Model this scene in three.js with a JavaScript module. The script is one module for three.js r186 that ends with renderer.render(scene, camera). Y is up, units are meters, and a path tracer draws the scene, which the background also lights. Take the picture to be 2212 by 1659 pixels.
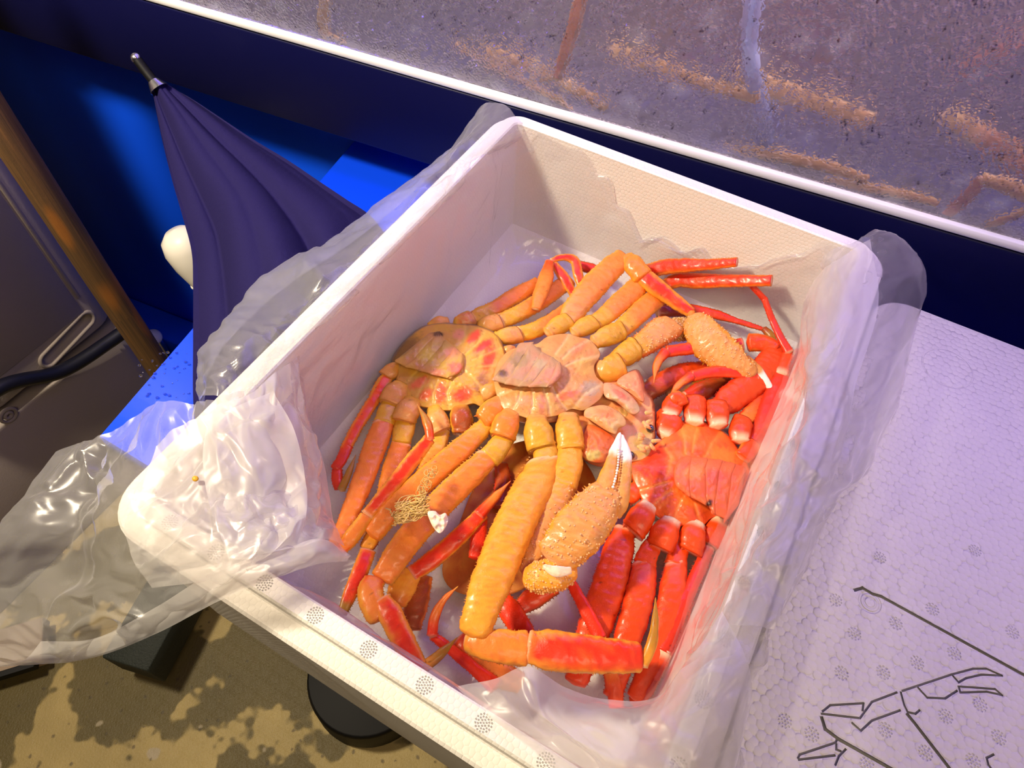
import * as THREE from 'three';
import { mergeGeometries, mergeVertices, toCreasedNormals } from 'three/addons/utils/BufferGeometryUtils.js';
import { RoundedBoxGeometry } from 'three/addons/geometries/RoundedBoxGeometry.js';
import { RectAreaLightUniformsLib } from 'three/addons/lights/RectAreaLightUniformsLib.js';
import { Brush, Evaluator, SUBTRACTION } from 'three-bvh-csg';
import { createNoise3D, createNoise4D } from 'simplex-noise';

// ---------------------------------------------------------------- camera, light, exposure
const scene = new THREE.Scene();
scene.background = new THREE.Color('#000000');
const camera = new THREE.PerspectiveCamera(58.613, 2212 / 1659, 0.02, 30);
const F = 1477.76, CX = 1106, CY = 829.5, EYE = new THREE.Vector3(0, 1.5, 0);
const RIGHT = new THREE.Vector3(0.86977, 0.04324, -0.49156), DOWN = new THREE.Vector3(0.42293, -0.57852, 0.69746), FWD = new THREE.Vector3(-0.25422, -0.81452, -0.52147);
camera.position.copy(EYE);
camera.quaternion.setFromRotationMatrix(new THREE.Matrix4().makeBasis(RIGHT, DOWN.clone().negate(), FWD.clone().negate()));
const renderer = new THREE.WebGLRenderer();
renderer.toneMapping = THREE.LinearToneMapping;
renderer.toneMappingExposure = 1.0;
renderer.shadowMap.enabled = true;
RectAreaLightUniformsLib.init();
// lamps, all out of view: [name, label, position, target, width, height, colour, intensity]
const LAMPS = [
  ['bulb_lamp', 'small square warm white lamp hanging to the left above the box', [-0.93, 1.95, 0.03], [-0.65, 0.5, -0.5], 0.15, 0.15, '#ffeecf', 385],
  ['fill_lamp', 'added wide warm white fill panel high behind the viewer, out of view', [0.6, 2.55, 0.4], [0, 0.9, -0.3], 0.9, 0.5, '#ffe4c0', 9],  // added fill light that lifts the dark areas
  ['unseen_tank_lamp', 'unseen violet strip lamp over the tank front, placed to tint the rims and lid', [-0.1, 1.45, -0.6], [-0.1, 1.0, -0.4], 1.5, 0.05, '#5a48ff', 9.5],  // out of view, gives the lavender cast on rims and lid
  ['unseen_tank_lamp', 'unseen pale strip lamp inside the tank, placed to light what is behind the glass', [-0.1, 1.7, -0.95], [-0.1, 1.1, -0.95], 1.5, 0.12, '#ecd6e4', 32],  // out of view, lights the tank from within
];

// ---------------------------------------------------------------- helpers
let seed = 12345;
const rnd = () => { seed = (Math.imul(seed, 1664525) + 1013904223) >>> 0; return seed / 4294967296; };
const N3 = createNoise3D(rnd), N4 = createNoise4D(rnd);
const v3 = (x, y, z) => new THREE.Vector3(x, y, z);
const clamp = (x, a = 0, b = 1) => Math.min(b, Math.max(a, x)), lerp = (a, b, t) => a + (b - a) * t;
const smooth = (a, b, x) => { const t = clamp((x - a) / (b - a)); return t * t * (3 - 2 * t); };
const col = (h) => new THREE.Color(h);
const rayTo = (u, v) => FWD.clone().addScaledVector(RIGHT, (u - CX) / F).addScaledVector(DOWN, (v - CY) / F);
const P = (u, v, y) => { const d = rayTo(u, v); return d.multiplyScalar((y - EYE.y) / d.y).add(EYE); };        // point of the plane at height y
const TN = v3(0.109, 0, 0.994).normalize(), TANK = 0.68;                                                         // the tank's glass plane
const G = (u, v, d) => { const r = rayTo(u, v); return r.multiplyScalar(-(TANK + d) / r.dot(TN)).add(EYE); };   // point of the plane d behind the glass
const BOXFLOOR = 0.89, Q = (u, v, h) => { const d = P(u, v, BOXFLOOR + h / 1000).sub(EYE); return d.multiplyScalar(Math.min(1, d.z < 0 ? 0.581 / -d.z : 1, d.x > 0 ? 0.062 / d.x : 0.295 / -d.x)).add(EYE); };                                            // h: millimetres above the foam box's floor
const scaleAt = (p) => p.clone().sub(EYE).dot(FWD) / F;                                                          // metres per pixel there
const used = {};
const numbered = (n) => { const k = used[n] = (used[n] ?? -1) + 1; return k ? n + '_' + String(k).padStart(3, '0') : n; };
function tag(o, label, category, group, kind) { o.userData.label = label; if (category) o.userData.category = category; if (group) o.userData.group = group; if (kind) o.userData.kind = kind; return o; }
function thing(name, label, category, group) { const g = new THREE.Group(); g.name = numbered(name); scene.add(g); return tag(g, label, category, group); }
function part(name, geo, mat, parent, label) {
  const m = new THREE.Mesh(geo, mat); m.name = name; m.castShadow = m.receiveShadow = true;
  if (parent) parent.add(m); else { m.name = numbered(name); scene.add(m); }
  if (label) m.userData.label = label;
  return m;
}
function settle(g) {                                               // move a thing's origin to its base
  const b = new THREE.Box3().setFromObject(g), c = v3((b.min.x + b.max.x) / 2, b.min.y, (b.min.z + b.max.z) / 2);
  for (const k of g.children) k.position.sub(c);
  g.position.copy(c);
  return g;
}
function struct(name, geo, mat, label) { const m = part(name, geo, mat, null); m.name = name; m.userData.kind = 'structure'; if (label) m.userData.label = label; return m; }
function boxUV(g, s = 1) {                                         // uv in metres by the way each face points
  g = g.index ? g.toNonIndexed() : g;
  g.computeVertexNormals();
  const p = g.attributes.position, uv = new Float32Array(p.count * 2), a = v3(), b = v3(), c = v3();
  for (let i = 0; i < p.count; i += 3) {
    a.fromBufferAttribute(p, i); b.fromBufferAttribute(p, i + 1); c.fromBufferAttribute(p, i + 2);
    const n = b.clone().sub(a).cross(c.clone().sub(a)), ax = Math.abs(n.x), ay = Math.abs(n.y), az = Math.abs(n.z);
    [a, b, c].forEach((q, k) => { const w = ay >= ax && ay >= az ? [q.x, q.z] : ax >= az ? [q.z, q.y] : [q.x, q.y]; uv[(i + k) * 2] = w[0] / s; uv[(i + k) * 2 + 1] = w[1] / s; });
  }
  g.setAttribute('uv', new THREE.BufferAttribute(uv, 2));
  return g;
}
const crease = (g, a = 0.6) => { const h = toCreasedNormals(g, a); return h; };
const box = (x, y, z, w, h, d, r = 0.004) => crease(boxUV(new RoundedBoxGeometry(w, h, d, 2, r).translate(x, y, z)), 0.7);
function texture(n, fn, srgb, rep = 1) {
  const data = new Uint8Array(n * n * 4);
  for (let y = 0, i = 0; y < n; y++) for (let x = 0; x < n; x++, i += 4) {
    const c = fn(x / n, y / n);
    if (typeof c === 'number') data[i] = data[i + 1] = data[i + 2] = clamp(c) * 255; else for (let k = 0; k < 3; k++) data[i + k] = clamp(c[k]) * 255;
    data[i + 3] = 255;
  }
  const t = new THREE.DataTexture(data, n, n); t.magFilter = THREE.LinearFilter; t.minFilter = THREE.LinearFilter;
  t.wrapS = t.wrapT = THREE.RepeatWrapping; t.repeat.set(rep, rep); if (srgb) t.colorSpace = THREE.SRGBColorSpace; t.needsUpdate = true;
  return t;
}
const tnoise = (x, y, f, z = 0) => { const a = x * 6.2832, b = y * 6.2832, r = f / 6.2832; return N4(Math.cos(a) * r + z, Math.sin(a) * r, Math.cos(b) * r, Math.sin(b) * r + z); };   // repeats at the edges
const hx = (h) => { const c = parseInt(h.slice(1), 16); return [(c >> 16) / 255, ((c >> 8) & 255) / 255, (c & 255) / 255]; };
const mixc = (a, b, t) => a.map((x, i) => lerp(x, b[i], clamp(t)));
function worley(cells, jitter) {                                   // repeating cells; returns f(x, y) -> [nearest, second] in cells
  const pts = []; for (let j = 0; j < cells; j++) for (let i = 0; i < cells; i++) pts.push([i + 0.5 + (j % 2) * 0.5 + (rnd() - 0.5) * jitter, j + 0.5 + (rnd() - 0.5) * jitter]);
  return (x, y) => {
    const X = x * cells, Y = y * cells, I = Math.floor(X), J = Math.floor(Y); let a = 9, b = 9;
    for (let dj = -2; dj <= 2; dj++) for (let di = -2; di <= 2; di++) {
      const ii = ((I + di) % cells + cells) % cells, jj = ((J + dj) % cells + cells) % cells, p = pts[jj * cells + ii];
      const d = Math.hypot(p[0] - ii + I + di - X, p[1] - jj + J + dj - Y);
      if (d < a) { b = a; a = d; } else if (d < b) b = d;
    }
    return [a, b];
  };
}
// a closed smooth outline through points
function outline(pts, n) {
  const c = new THREE.CatmullRomCurve3(pts.map(([u, v]) => v3(u, v, 0)), true, 'centripetal');
  return c.getSpacedPoints(n).slice(0, n).map((p) => [p.x, p.y]);
}

// ---------------------------------------------------------------- materials
const std = (o) => new THREE.MeshStandardMaterial(o), phys = (o) => new THREE.MeshPhysicalMaterial(o);
const beads = worley(12, 0.4);
const beadTex = texture(512, (x, y) => { const [a, b] = beads(x, y); return clamp((b - a) * 3) ** 0.5 * 0.35 + Math.sqrt(clamp(1 - (a / 0.75) ** 2)) * 0.65; }, false, 1 / 0.05);
const grain = texture(256, (x, y) => 0.5 + 0.25 * tnoise(x, y, 9) + 0.25 * tnoise(x, y, 31, 5), false, 1 / 0.05);
const M = {
  foam: std({ color: '#e6e3dd', roughness: 0.62, bumpMap: beadTex, bumpScale: 0.00035 }),
  film: phys({ color: '#f8f7f7', roughness: 0.25, transmission: 0.93, thickness: 0, ior: 1.5, side: THREE.DoubleSide }),
  shell: phys({ color: '#ffffff', vertexColors: true, roughness: 0.45, specularIntensity: 0.6, clearcoat: 0.3, clearcoatRoughness: 0.22, bumpMap: grain, bumpScale: 0.0003 }),
  flap: phys({ color: '#f8f7f6', roughness: 0.31, transmission: 0.89, thickness: 0, ior: 1.5, side: THREE.DoubleSide }),
  layer: phys({ color: '#f8f7f6', roughness: 0.36, transmission: 0.8, thickness: 0, ior: 1.5, side: THREE.DoubleSide }),
  hem: phys({ color: '#f6f4f3', roughness: 0.42, transmission: 0.78, thickness: 0, ior: 1.5, side: THREE.DoubleSide }),
  eye: phys({ color: '#3a3238', roughness: 0.12, clearcoat: 1 }),
  navy: phys({ color: '#05073c', roughness: 0.5, specularIntensity: 0.5 }),
  blue: phys({ color: '#0652ff', roughness: 0.6, specularIntensity: 0.3 }),
  blueTable: phys({ color: '#0a46f8', roughness: 0.3, clearcoat: 0.4 }),
  strip: phys({ color: '#f4f4f8', roughness: 0.3, clearcoat: 0.5 }),
  cloth: phys({ color: '#1c1647', roughness: 0.85, specularIntensity: 0.35, bumpMap: grain, bumpScale: 0.0004 }),
  black: phys({ color: '#050508', roughness: 0.6, specularIntensity: 0.5 }),
  rubber: std({ color: '#0a0b1c', roughness: 0.45 }),
  chrome: std({ color: '#c8c8d0', roughness: 0.25, metalness: 1 }),
  white: phys({ color: '#f4efe4', roughness: 0.4, clearcoat: 0.3 }),
  grey: std({ color: '#a0948e', roughness: 0.5, bumpMap: grain, bumpScale: 0.0003 }),
  beige: std({ color: '#9a8672', roughness: 0.8 }),
  darkwood: std({ color: '#1e241f', roughness: 0.7, bumpMap: grain, bumpScale: 0.001 }),
  tissue: phys({ color: '#d8b466', roughness: 0.5, clearcoat: 0.4 }),
  membrane: phys({ color: '#f3dcc0', roughness: 0.4, clearcoat: 0.6 }),
  hose: phys({ color: '#b8d0ff', roughness: 0.35, transmission: 0.3, thickness: 0 }),
};
M.floor = std({ roughness: 0.55, bumpMap: grain, bumpScale: 0.001, map: texture(1024, (x, y) => {
  const n = tnoise(x, y, 5) + 0.5 * tnoise(x, y, 13, 3) + 0.25 * tnoise(x, y, 40, 9), wet = smooth(0.0, 0.09, tnoise(x, y, 7.5, 20) + 0.3 * tnoise(x, y, 24, 30) + 0.12 * tnoise(x, y, 80, 33)), chip = smooth(0.62, 0.7, tnoise(x, y, 14, 40) + 0.45 * tnoise(x, y, 52, 44));
  const speck = smooth(0.72, 0.8, tnoise(x, y, 90, 60));
  let c = mixc(hx('#8f7d4c'), hx('#b59f66'), 0.5 + 0.5 * n);
  c = mixc(c, mixc(hx('#4b4120'), hx('#5f5229'), 0.5 + 0.5 * n), wet * 0.92);
  c = mixc(c, hx('#a49783'), chip * 0.8);
  return mixc(c, hx('#3a3020'), speck * 0.5);
}, true, 1 / 2) });
M.wood = std({ roughness: 0.7, map: texture(512, (x, y) => {
  const a = y * 6.2832, g = 0.7 * N4(Math.cos(a) * 6, Math.sin(a) * 6, x * 3, 1) + 0.5 * N4(Math.cos(a) * 15, Math.sin(a) * 15, x * 6, 4);
  return mixc(mixc(hx('#4d3a24'), hx('#8a6236'), 0.5 + 0.5 * g), hx('#b06c26'), smooth(0.3, 0.75, tnoise(x, y, 3, 12)) * 0.8);
}, true), bumpMap: grain, bumpScale: 0.0006 });
M.wall = std({ color: '#5e544a', roughness: 0.9 });
M.ceiling = std({ color: '#6e645a', roughness: 0.9 });

// ---------------------------------------------------------------- the floor, unseen walls and ceiling that bounce light, and the lamps
{
  const slab = (x, y, z, w, h, d) => boxUV(new THREE.BoxGeometry(w, h, d).translate(x, y, z));
  struct('floor', slab(0, -0.05, 0, 5, 0.1, 5), M.floor, 'stained grey-yellow concrete floor');
  struct('ceiling', slab(0, 2.75, 0, 5, 0.1, 5), M.ceiling);
  struct('wall_back', slab(0, 1.35, -2.05, 5, 2.7, 0.1), M.wall); struct('wall_front', slab(0, 1.35, 2.45, 5, 2.7, 0.1), M.wall);
  struct('wall_left', slab(-2.45, 1.35, 0, 0.1, 2.7, 5), M.wall); struct('wall_right', slab(2.45, 1.35, 0, 0.1, 2.7, 5), M.wall);
}
for (const [name, label, at, to, w, h, c, power] of LAMPS) {
  const g = thing(name, label, 'lamp');
  g.position.set(...at); g.lookAt(v3(...to));
  part('housing', new RoundedBoxGeometry(w + 0.03, h + 0.03, 0.03, 2, 0.008).translate(0, 0, -0.02), M.white, g);
  part('diffuser', new THREE.BoxGeometry(w, h, 0.006), std({ color: '#ffffff', emissive: c, emissiveIntensity: 1 }), g);
  const l = new THREE.RectAreaLight(c, power, w, h);
  l.name = name + '_beam'; l.position.set(...at).addScaledVector(v3(...to).sub(v3(...at)).normalize(), 0.006); l.lookAt(v3(...to)); scene.add(l);
}

{ // an unseen board placed between the bulb and the second box, above the picture: it keeps the bulb's light off that box's lid
  const b = thing('unseen_shade_board', 'unseen plain wooden board on two cords, placed to shade the closed box lid', 'board');
  part('board', box(-0.3, 1.525, -0.15, 0.015, 0.26, 0.43, 0.004), M.wood, b);
  for (const z of [-0.32, -0.01]) part('cord', new THREE.CylinderGeometry(0.003, 0.003, 1.046, 8).translate(-0.3, 2.177, z), M.black, b);
  settle(b);
}

// ---------------------------------------------------------------- tank, its stand, the table
const tankTurn = new THREE.Matrix4().makeRotationY(Math.atan2(TN.x, TN.z)).setPosition(-TN.x * TANK, 0, -TN.z * TANK);   // x along the glass, z out towards the viewer
const tankBox = (x0, x1, y0, y1, z0, z1, r = 0.002) => { const g = box((x0 + x1) / 2, (y0 + y1) / 2, (z0 + z1) / 2, x1 - x0, y1 - y0, z1 - z0, r); return g.applyMatrix4(tankTurn); };
{
  const t = thing('live_tank', 'large glass live tank with a fogged front over a dark navy base', 'tank');
  part('base_beam', tankBox(-1.7, 1.3, 0.912, 1.034, -0.62, 0, 0.004), M.navy, t, 'dark navy beam under the glass');
  part('edge_strip', tankBox(-1.7, 1.3, 1.035, 1.045, -0.012, 0.0015, 0.002), M.strip, t, 'bright white strip along the foot of the glass');
  const fog = texture(1024, (x, y) => {
    const big = tnoise(x, y, 4, 3), mid = tnoise(x, y, 17, 8), fine = tnoise(x, y, 70, 15);
    return clamp(0.15 + 0.09 * big + 0.05 * mid + 0.14 * fine * smooth(-0.4, 0.5, mid), 0.02, 0.4);
  }, false);
  fog.repeat.set(1 / 0.7, 1 / 0.7);
  const mist = texture(1024, (x, y) => { const d = smooth(0.45, 0.7, 0.6 * tnoise(x, y, 110, 51) + 0.5 * tnoise(x, y, 23, 55)), l = smooth(0.3, 0.8, tnoise(x, y, 9, 58)); return mixc(mixc([0.9, 0.88, 0.9], [1, 1, 1], l), [0.42, 0.38, 0.42], d); }, true); mist.repeat.set(1 / 0.45, 1 / 0.45);
  const drops = texture(1024, (x, y) => { const a = tnoise(x, y, 90, 21), b = tnoise(x, y, 38, 27); return clamp(0.5 + 0.9 * a * smooth(0, 0.5, b + 0.3)); }, false); drops.repeat.set(1 / 0.35, 1 / 0.35);
  part('front_pane', tankBox(-1.7, 1.3, 1.045, 1.6, -0.012, -0.004, 0.001), phys({ color: '#f2eef4', map: mist, roughness: 1, roughnessMap: fog, transmission: 0.86, thickness: 0.008, ior: 1.45, bumpMap: drops, bumpScale: 0.0011 }), t, 'fogged front glass with condensation');
  part('side_pane', tankBox(-1.7, -1.69, 1.045, 1.6, -0.6, -0.012, 0.001), M.navy, t); part('side_pane', tankBox(1.29, 1.3, 1.045, 1.6, -0.6, -0.012, 0.001), M.navy, t);
  part('back_panel', tankBox(-1.7, 1.3, 1.045, 1.6, -0.62, -0.6, 0.001), std({ roughness: 0.8, map: texture(512, (x, y) => mixc(mixc(hx('#6a5a66'), hx('#8d7680'), 0.5 + 0.5 * tnoise(x, y, 5)), hx('#3a3f70'), smooth(0.2, 0.7, tnoise(x, y, 3.3, 9))), true, 1 / 0.9) }), t);
  part('bottom_panel', tankBox(-1.7, 1.3, 1.034, 1.046, -0.6, -0.012, 0.001), std({ roughness: 0.6, map: texture(512, (x, y) => mixc(mixc(hx('#04061e'), hx('#10206a'), 0.5 + 0.5 * tnoise(x, y, 6)), hx('#302820'), smooth(0.2, 0.7, tnoise(x, y, 4, 6))), true, 1 / 0.5) }), t);
  settle(t);
  const s = thing('tank_stand', 'blue painted stand below the tank with a stepped plinth', 'stand');
  part('skirt_panel', tankBox(-1.7, 1.3, 0.0, 0.911, -0.13, -0.09), M.blue, s);
  part('plinth', tankBox(-1.7, 1.3, 0.0, 0.1, -0.0895, -0.01, 0.006), M.blue, s);
  settle(s);
  const b = thing('display_table', 'wet blue table top under the white foam boxes', 'table');
  const sh = new THREE.Shape([[-0.64, 0.699], [-0.552, 0.13], [1.1, 0.13], [1.1, 0.888]].map(([x, y]) => new THREE.Vector2(x, y)));
  part('table_top', crease(boxUV(new THREE.ExtrudeGeometry(sh, { depth: 0.03, bevelSize: 0.003, bevelThickness: 0.003, bevelSegments: 2 }).rotateX(-Math.PI / 2).translate(0, 0.811, 0))), M.blueTable, b);
  for (const [x, z] of [[-0.48, -0.2], [0.95, -0.2], [-0.48, -0.62], [0.95, -0.62]]) part('table_leg', box(x, 0.41, z, 0.05, 0.8, 0.05), M.darkwood, b);
  const drop = []; for (let k = 0; k < 40; k++) { const p = P(300 + rnd() * 110, 760 + rnd() * 100, 0.8445), r = 0.0006 + rnd() * 0.0012; drop.push(new THREE.SphereGeometry(r, 8, 6).scale(1.3, 0.5, 1.1).translate(p.x, p.y, p.z)); }
  part('water_drops', mergeGeometries(drop), phys({ color: '#ffffff', roughness: 0.05, transmission: 1, thickness: 0.002, ior: 1.33 }), b).userData.kind = 'stuff';
  settle(b);
}

// ---------------------------------------------------------------- foam boxes
const rrect = (x0, x1, z0, z1, r, n = 8) => {
  const out = []; r = Math.max(r, 0.003);
  for (const [cx, cz, a0] of [[x1 - r, z1 - r, 0], [x0 + r, z1 - r, 1], [x0 + r, z0 + r, 2], [x1 - r, z0 + r, 3]]) for (let i = 0; i <= n; i++) { const a = (a0 + i / n) * Math.PI / 2; out.push([cx + r * Math.cos(a), cz + r * Math.sin(a)]); }
  return out;
};
function sweepRect(profile, x0, x1, z0, z1, r) {                   // profile of [inset, y]; ends are filled
  const rings = profile.map(([d, y]) => rrect(x0 + d, x1 - d, z0 + d, z1 - d, r - d).map(([x, z]) => [x, y, z])), n = rings[0].length, pos = [], idx = [];
  for (const ring of rings) for (const p of ring) pos.push(...p);
  for (let k = 0; k + 1 < rings.length; k++) for (let i = 0; i < n; i++) { const a = k * n + i, b = k * n + (i + 1) % n; idx.push(a, a + n, b, b, a + n, b + n); }
  for (const [k, flip] of [[0, 1], [rings.length - 1, 0]]) {
    const c = pos.length / 3; pos.push((x0 + x1) / 2, profile[k][1], (z0 + z1) / 2);
    for (let i = 0; i < n; i++) { const a = k * n + i, b = k * n + (i + 1) % n; idx.push(...(flip ? [c, a, b] : [c, b, a])); }
  }
  const g = new THREE.BufferGeometry(); g.setAttribute('position', new THREE.Float32BufferAttribute(pos, 3)); g.setIndex(idx);
  return crease(boxUV(g), 0.5);
}
function rosette(x, y, z) {                                        // a round cluster of pinholes moulded in the foam
  const gs = []; for (const [n, r] of [[1, 0], [6, 0.0018], [12, 0.0034], [16, 0.005]]) for (let i = 0; i < n; i++) { const a = i / n * 6.283 + r * 300; gs.push(new THREE.TorusGeometry(0.00042, 0.00014, 4, 8).rotateX(Math.PI / 2).translate(x + Math.cos(a) * r, y, z + Math.sin(a) * r)); }
  return mergeGeometries(gs);
}
{
  const b = thing('foam_box', 'open white foam box holding the cooked crabs', 'box');
  part('box_body', sweepRect([[0.012, 0.849], [0.006, 0.855], [0.001, 1.022], [0, 1.036], [0.002, 1.038], [0.0135, 1.038], [0.0145, 1.039], [0.0145, 1.0485], [0.016, 1.05], [0.0275, 1.05], [0.029, 1.0485], [0.034, 0.91], [0.05, 0.89]], -0.341, 0.099, -0.63, -0.042, 0.035), M.foam, b);
  for (const [x, z] of [[-0.27, -0.1], [0.03, -0.1], [-0.27, -0.56], [0.03, -0.56]]) part('foot', box(x, 0.85, z, 0.12, 0.012, 0.1, 0.003), M.foam, b);
  for (let k = 0; k < 8; k++) part('dimple_cluster', rosette(-0.285 + k * 0.042, 1.0502, -0.0635), M.foam, b);
  for (let k = 0; k < 9; k++) part('dimple_cluster', rosette(0.0775, 1.0502, -0.1 - k * 0.042), M.foam, b);
  settle(b);
}
const LIDY = 1.0;
{
  const b = thing('foam_box', 'closed white foam box with a crab drawing embossed on its lid', 'box');
  const x0 = 0.108, x1 = 0.72, z0 = -0.618, z1 = 0.0;
  part('box_body', sweepRect([[0.012, 0.846], [0.006, 0.852], [0.004, 0.965], [0.02, 0.966]], x0, x1, z0, z1, 0.035), M.foam, b);
  // lid relief: beads, pinhole clusters and the moulded drawing, in metres over the lid's top
  const S = 0.66, n = 2048, cv = document.createElement('canvas'); cv.width = cv.height = n;
  const g = cv.getContext('2d'); g.fillStyle = '#808080'; g.fillRect(0, 0, n, n);
  const at = (x, y) => { const p = P(1500 + x / 2.7247, 1050 + y / 2.7247, LIDY); return [(p.x - x0) / S * n, (p.z - z0) / S * n]; };
  g.lineCap = g.lineJoin = 'round';
  const stroke = (w, shade, ...pts) => { g.lineWidth = w; g.strokeStyle = shade; g.beginPath(); for (let i = 0; i < pts.length; i += 2) { const q = at(pts[i], pts[i + 1]); if (i) g.lineTo(...q); else g.moveTo(...q); } g.stroke(); };
  const troughs = [];
  const groove = (w, ...pts) => {
    stroke(w + 3, '#606060', ...pts);
    const c = []; for (let i = 0; i < pts.length; i += 2) c.push(P(1500 + pts[i] / 2.7247, 1050 + pts[i + 1] / 2.7247, LIDY).add(v3(0, 0.0001, 0)));
    for (let i = 0; i + 1 < c.length; i++) {
      const l = c[i].distanceTo(c[i + 1]), wd = w > 6 ? 0.0024 : 0.0015, t = new THREE.BoxGeometry(wd, w > 6 ? 0.005 : 0.0028, l + wd * 0.9); t.rotateY(Math.atan2(c[i + 1].x - c[i].x, c[i + 1].z - c[i].z)); const m = c[i].clone().lerp(c[i + 1], 0.5); troughs.push(t.translate(m.x, LIDY + 0.0002 - i * 0.00001, m.z));
    }
  };
  groove(7, 945, 612, 990, 600, 1050, 635, 1100, 650, 1940, 1112, 2300, 1310);
  groove(9, 1255, 1345, 1300, 1400, 1500, 1659, 1600, 1790); groove(9, 750, 1365, 770, 1430, 850, 1490, 1150, 1659, 1300, 1740);
  for (const l of [[750, 1340, 965, 1365], [755, 1325, 800, 1290, 995, 1278, 990, 1320], [975, 1365, 1045, 1270, 1190, 1215], [930, 1395, 980, 1440, 1045, 1380, 1210, 1320], [1215, 1215, 1235, 1290, 1255, 1330, 1300, 1340, 1325, 1320],
    [1225, 1205, 1510, 1110, 1640, 1075, 1720, 1075, 1810, 1115, 1690, 1110, 1600, 1130, 1555, 1155, 1515, 1110], [1310, 1180, 1370, 1245, 1475, 1250, 1545, 1205], [1560, 1180, 1640, 1185, 1770, 1195, 1810, 1230, 1720, 1210, 1565, 1215, 1555, 1180],
    [615, 1610, 825, 1585], [610, 1600, 620, 1580, 830, 1510, 840, 1490], [835, 1520, 835, 1550, 860, 1560], [830, 1640, 850, 1590, 890, 1550], [1760, 1580, 1720, 1600, 1730, 1640, 1760, 1680]]) groove(6, ...l);
  const ring = (x, y, r, w, shade) => { const [a, b2] = at(x, y); g.lineWidth = w; g.strokeStyle = shade; g.beginPath(); g.arc(a, b2, r / S * n, 0, 7); g.stroke(); };
  ring(1033, 685, 0.0075, 5, '#303030'); ring(1033, 685, 0.0042, 4, '#404040');
  ring((2047 - 1500) * 2.7247, (795 - 1050) * 2.7247, 0.023, 4, '#505050');
  for (const [x, y] of [[1185, 808], [940, 868], [1110, 1097], [865, 1100], [1310, 1040], [1528, 985], [1680, 1285], [1478, 1355], [1122, 1435], [690, 1460], [1790, 1480], [1358, 1570], [1015, 1640], [1640, 1620], [1400, 725], [1870, 860], [530, 1380], [830, 670], [1090, 420], [1650, 380]]) {
    const [a, b2] = at(x, y); g.fillStyle = '#282828';
    for (const [k, r] of [[1, 0], [6, 0.0022], [11, 0.0042]]) for (let i = 0; i < k; i++) { g.beginPath(); g.arc(a + Math.cos(i / k * 6.283) * r / S * n, b2 + Math.sin(i / k * 6.283) * r / S * n, 1.9, 0, 7); g.fill(); }
  }
  const ink = g.getImageData(0, 0, n, n).data, cells = worley(118, 0.45);
  const relief = texture(n, (x, y) => { const [p, q] = cells(x, y), i = (Math.floor(y * n) * n + Math.floor(x * n)) * 4, k = ink[i] / 255; return clamp(0.35 + 0.42 * Math.sqrt(clamp(1 - (p / 0.66) ** 2)) - (0.502 - k) * 0.9); }, false);
  const lidMat = std({ color: '#e6e3dd', roughness: 0.6, bumpMap: relief, bumpScale: 0.0024 });
  const lid = sweepRect([[0.003, 0.966], [0, 0.97], [0, LIDY - 0.006], [0.002, LIDY - 0.002], [0.006, LIDY]], x0, x1, z0, z1, 0.035);
  { const p = lid.attributes.position, uv = lid.attributes.uv; for (let i = 0; i < p.count; i++) uv.setXY(i, (p.getX(i) - x0) / S, (p.getZ(i) - z0) / S); }
  let carved = new Brush(lid); carved.updateMatrixWorld(); const ev = new Evaluator(); ev.attributes = ['position', 'normal', 'uv']; ev.useGroups = false;
  for (const t of troughs) { t.computeBoundingBox(); const k = t.boundingBox; if (k.max.x < x0 || k.min.x > x1 || k.max.z < z0 || k.min.z > z1) continue; const b2 = new Brush(t); b2.updateMatrixWorld(); carved = ev.evaluate(carved, b2, SUBTRACTION); }
  part('lid', carved.geometry, lidMat, b, 'lid with moulded crab drawing and round marks');
  settle(b);
}

// ---------------------------------------------------------------- crabs
const C = { y: col('#daa22c'), o: col('#ee842a'), r: col('#e4300c'), e: col('#eea02c'), s: col('#ee8530'), p: col('#e09a50'), k: col('#3c2010'), w: col('#fff3e4'), d: col('#a8761f'), q: col('#ea4a0a'), m: col('#d93812'), c: col('#f4d2a8'), b: col('#a04a1a') };
const cc = (a, b, t) => a.clone().lerp(b, clamp(t));
// kinds of leg piece: thickness over width, squareness, cap length, spines, colours (start, end, edge, stripe)
const KIND = {
  hip: { th: 0.8, e: 2.4, cap: 0.16, lip: 0.08, spine: 0, cut: 1, flare: 0.22 },
  upper_leg: { th: 0.56, e: 2.35, cap: 0.1, lip: 0.03, spine: 1 },
  knee: { th: 0.6, e: 2.3, cap: 0.18, lip: 0.05, spine: 0.8 },
  lower_leg: { th: 0.56, e: 2.4, cap: 0.09, lip: 0.05, spine: 0.7 },
  leg_tip: { th: 0.8, e: 2.1, cap: 0.15, lip: 0.02, spine: 0 },
  palm: { th: 0.6, e: 2.3, cap: 0.14, lip: 0.02, spine: 2.2, bumpy: 1 },
  upper_arm: { th: 0.72, e: 2.6, cap: 0.12, lip: 0.02, spine: 2, bumpy: 0.5 },
  wrist: { th: 0.7, e: 2.3, cap: 0.3, lip: 0.03, spine: 1.5, bumpy: 1 },
  finger: { th: 0.75, e: 2, cap: 0.16, lip: 0, spine: 0 },
};
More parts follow.
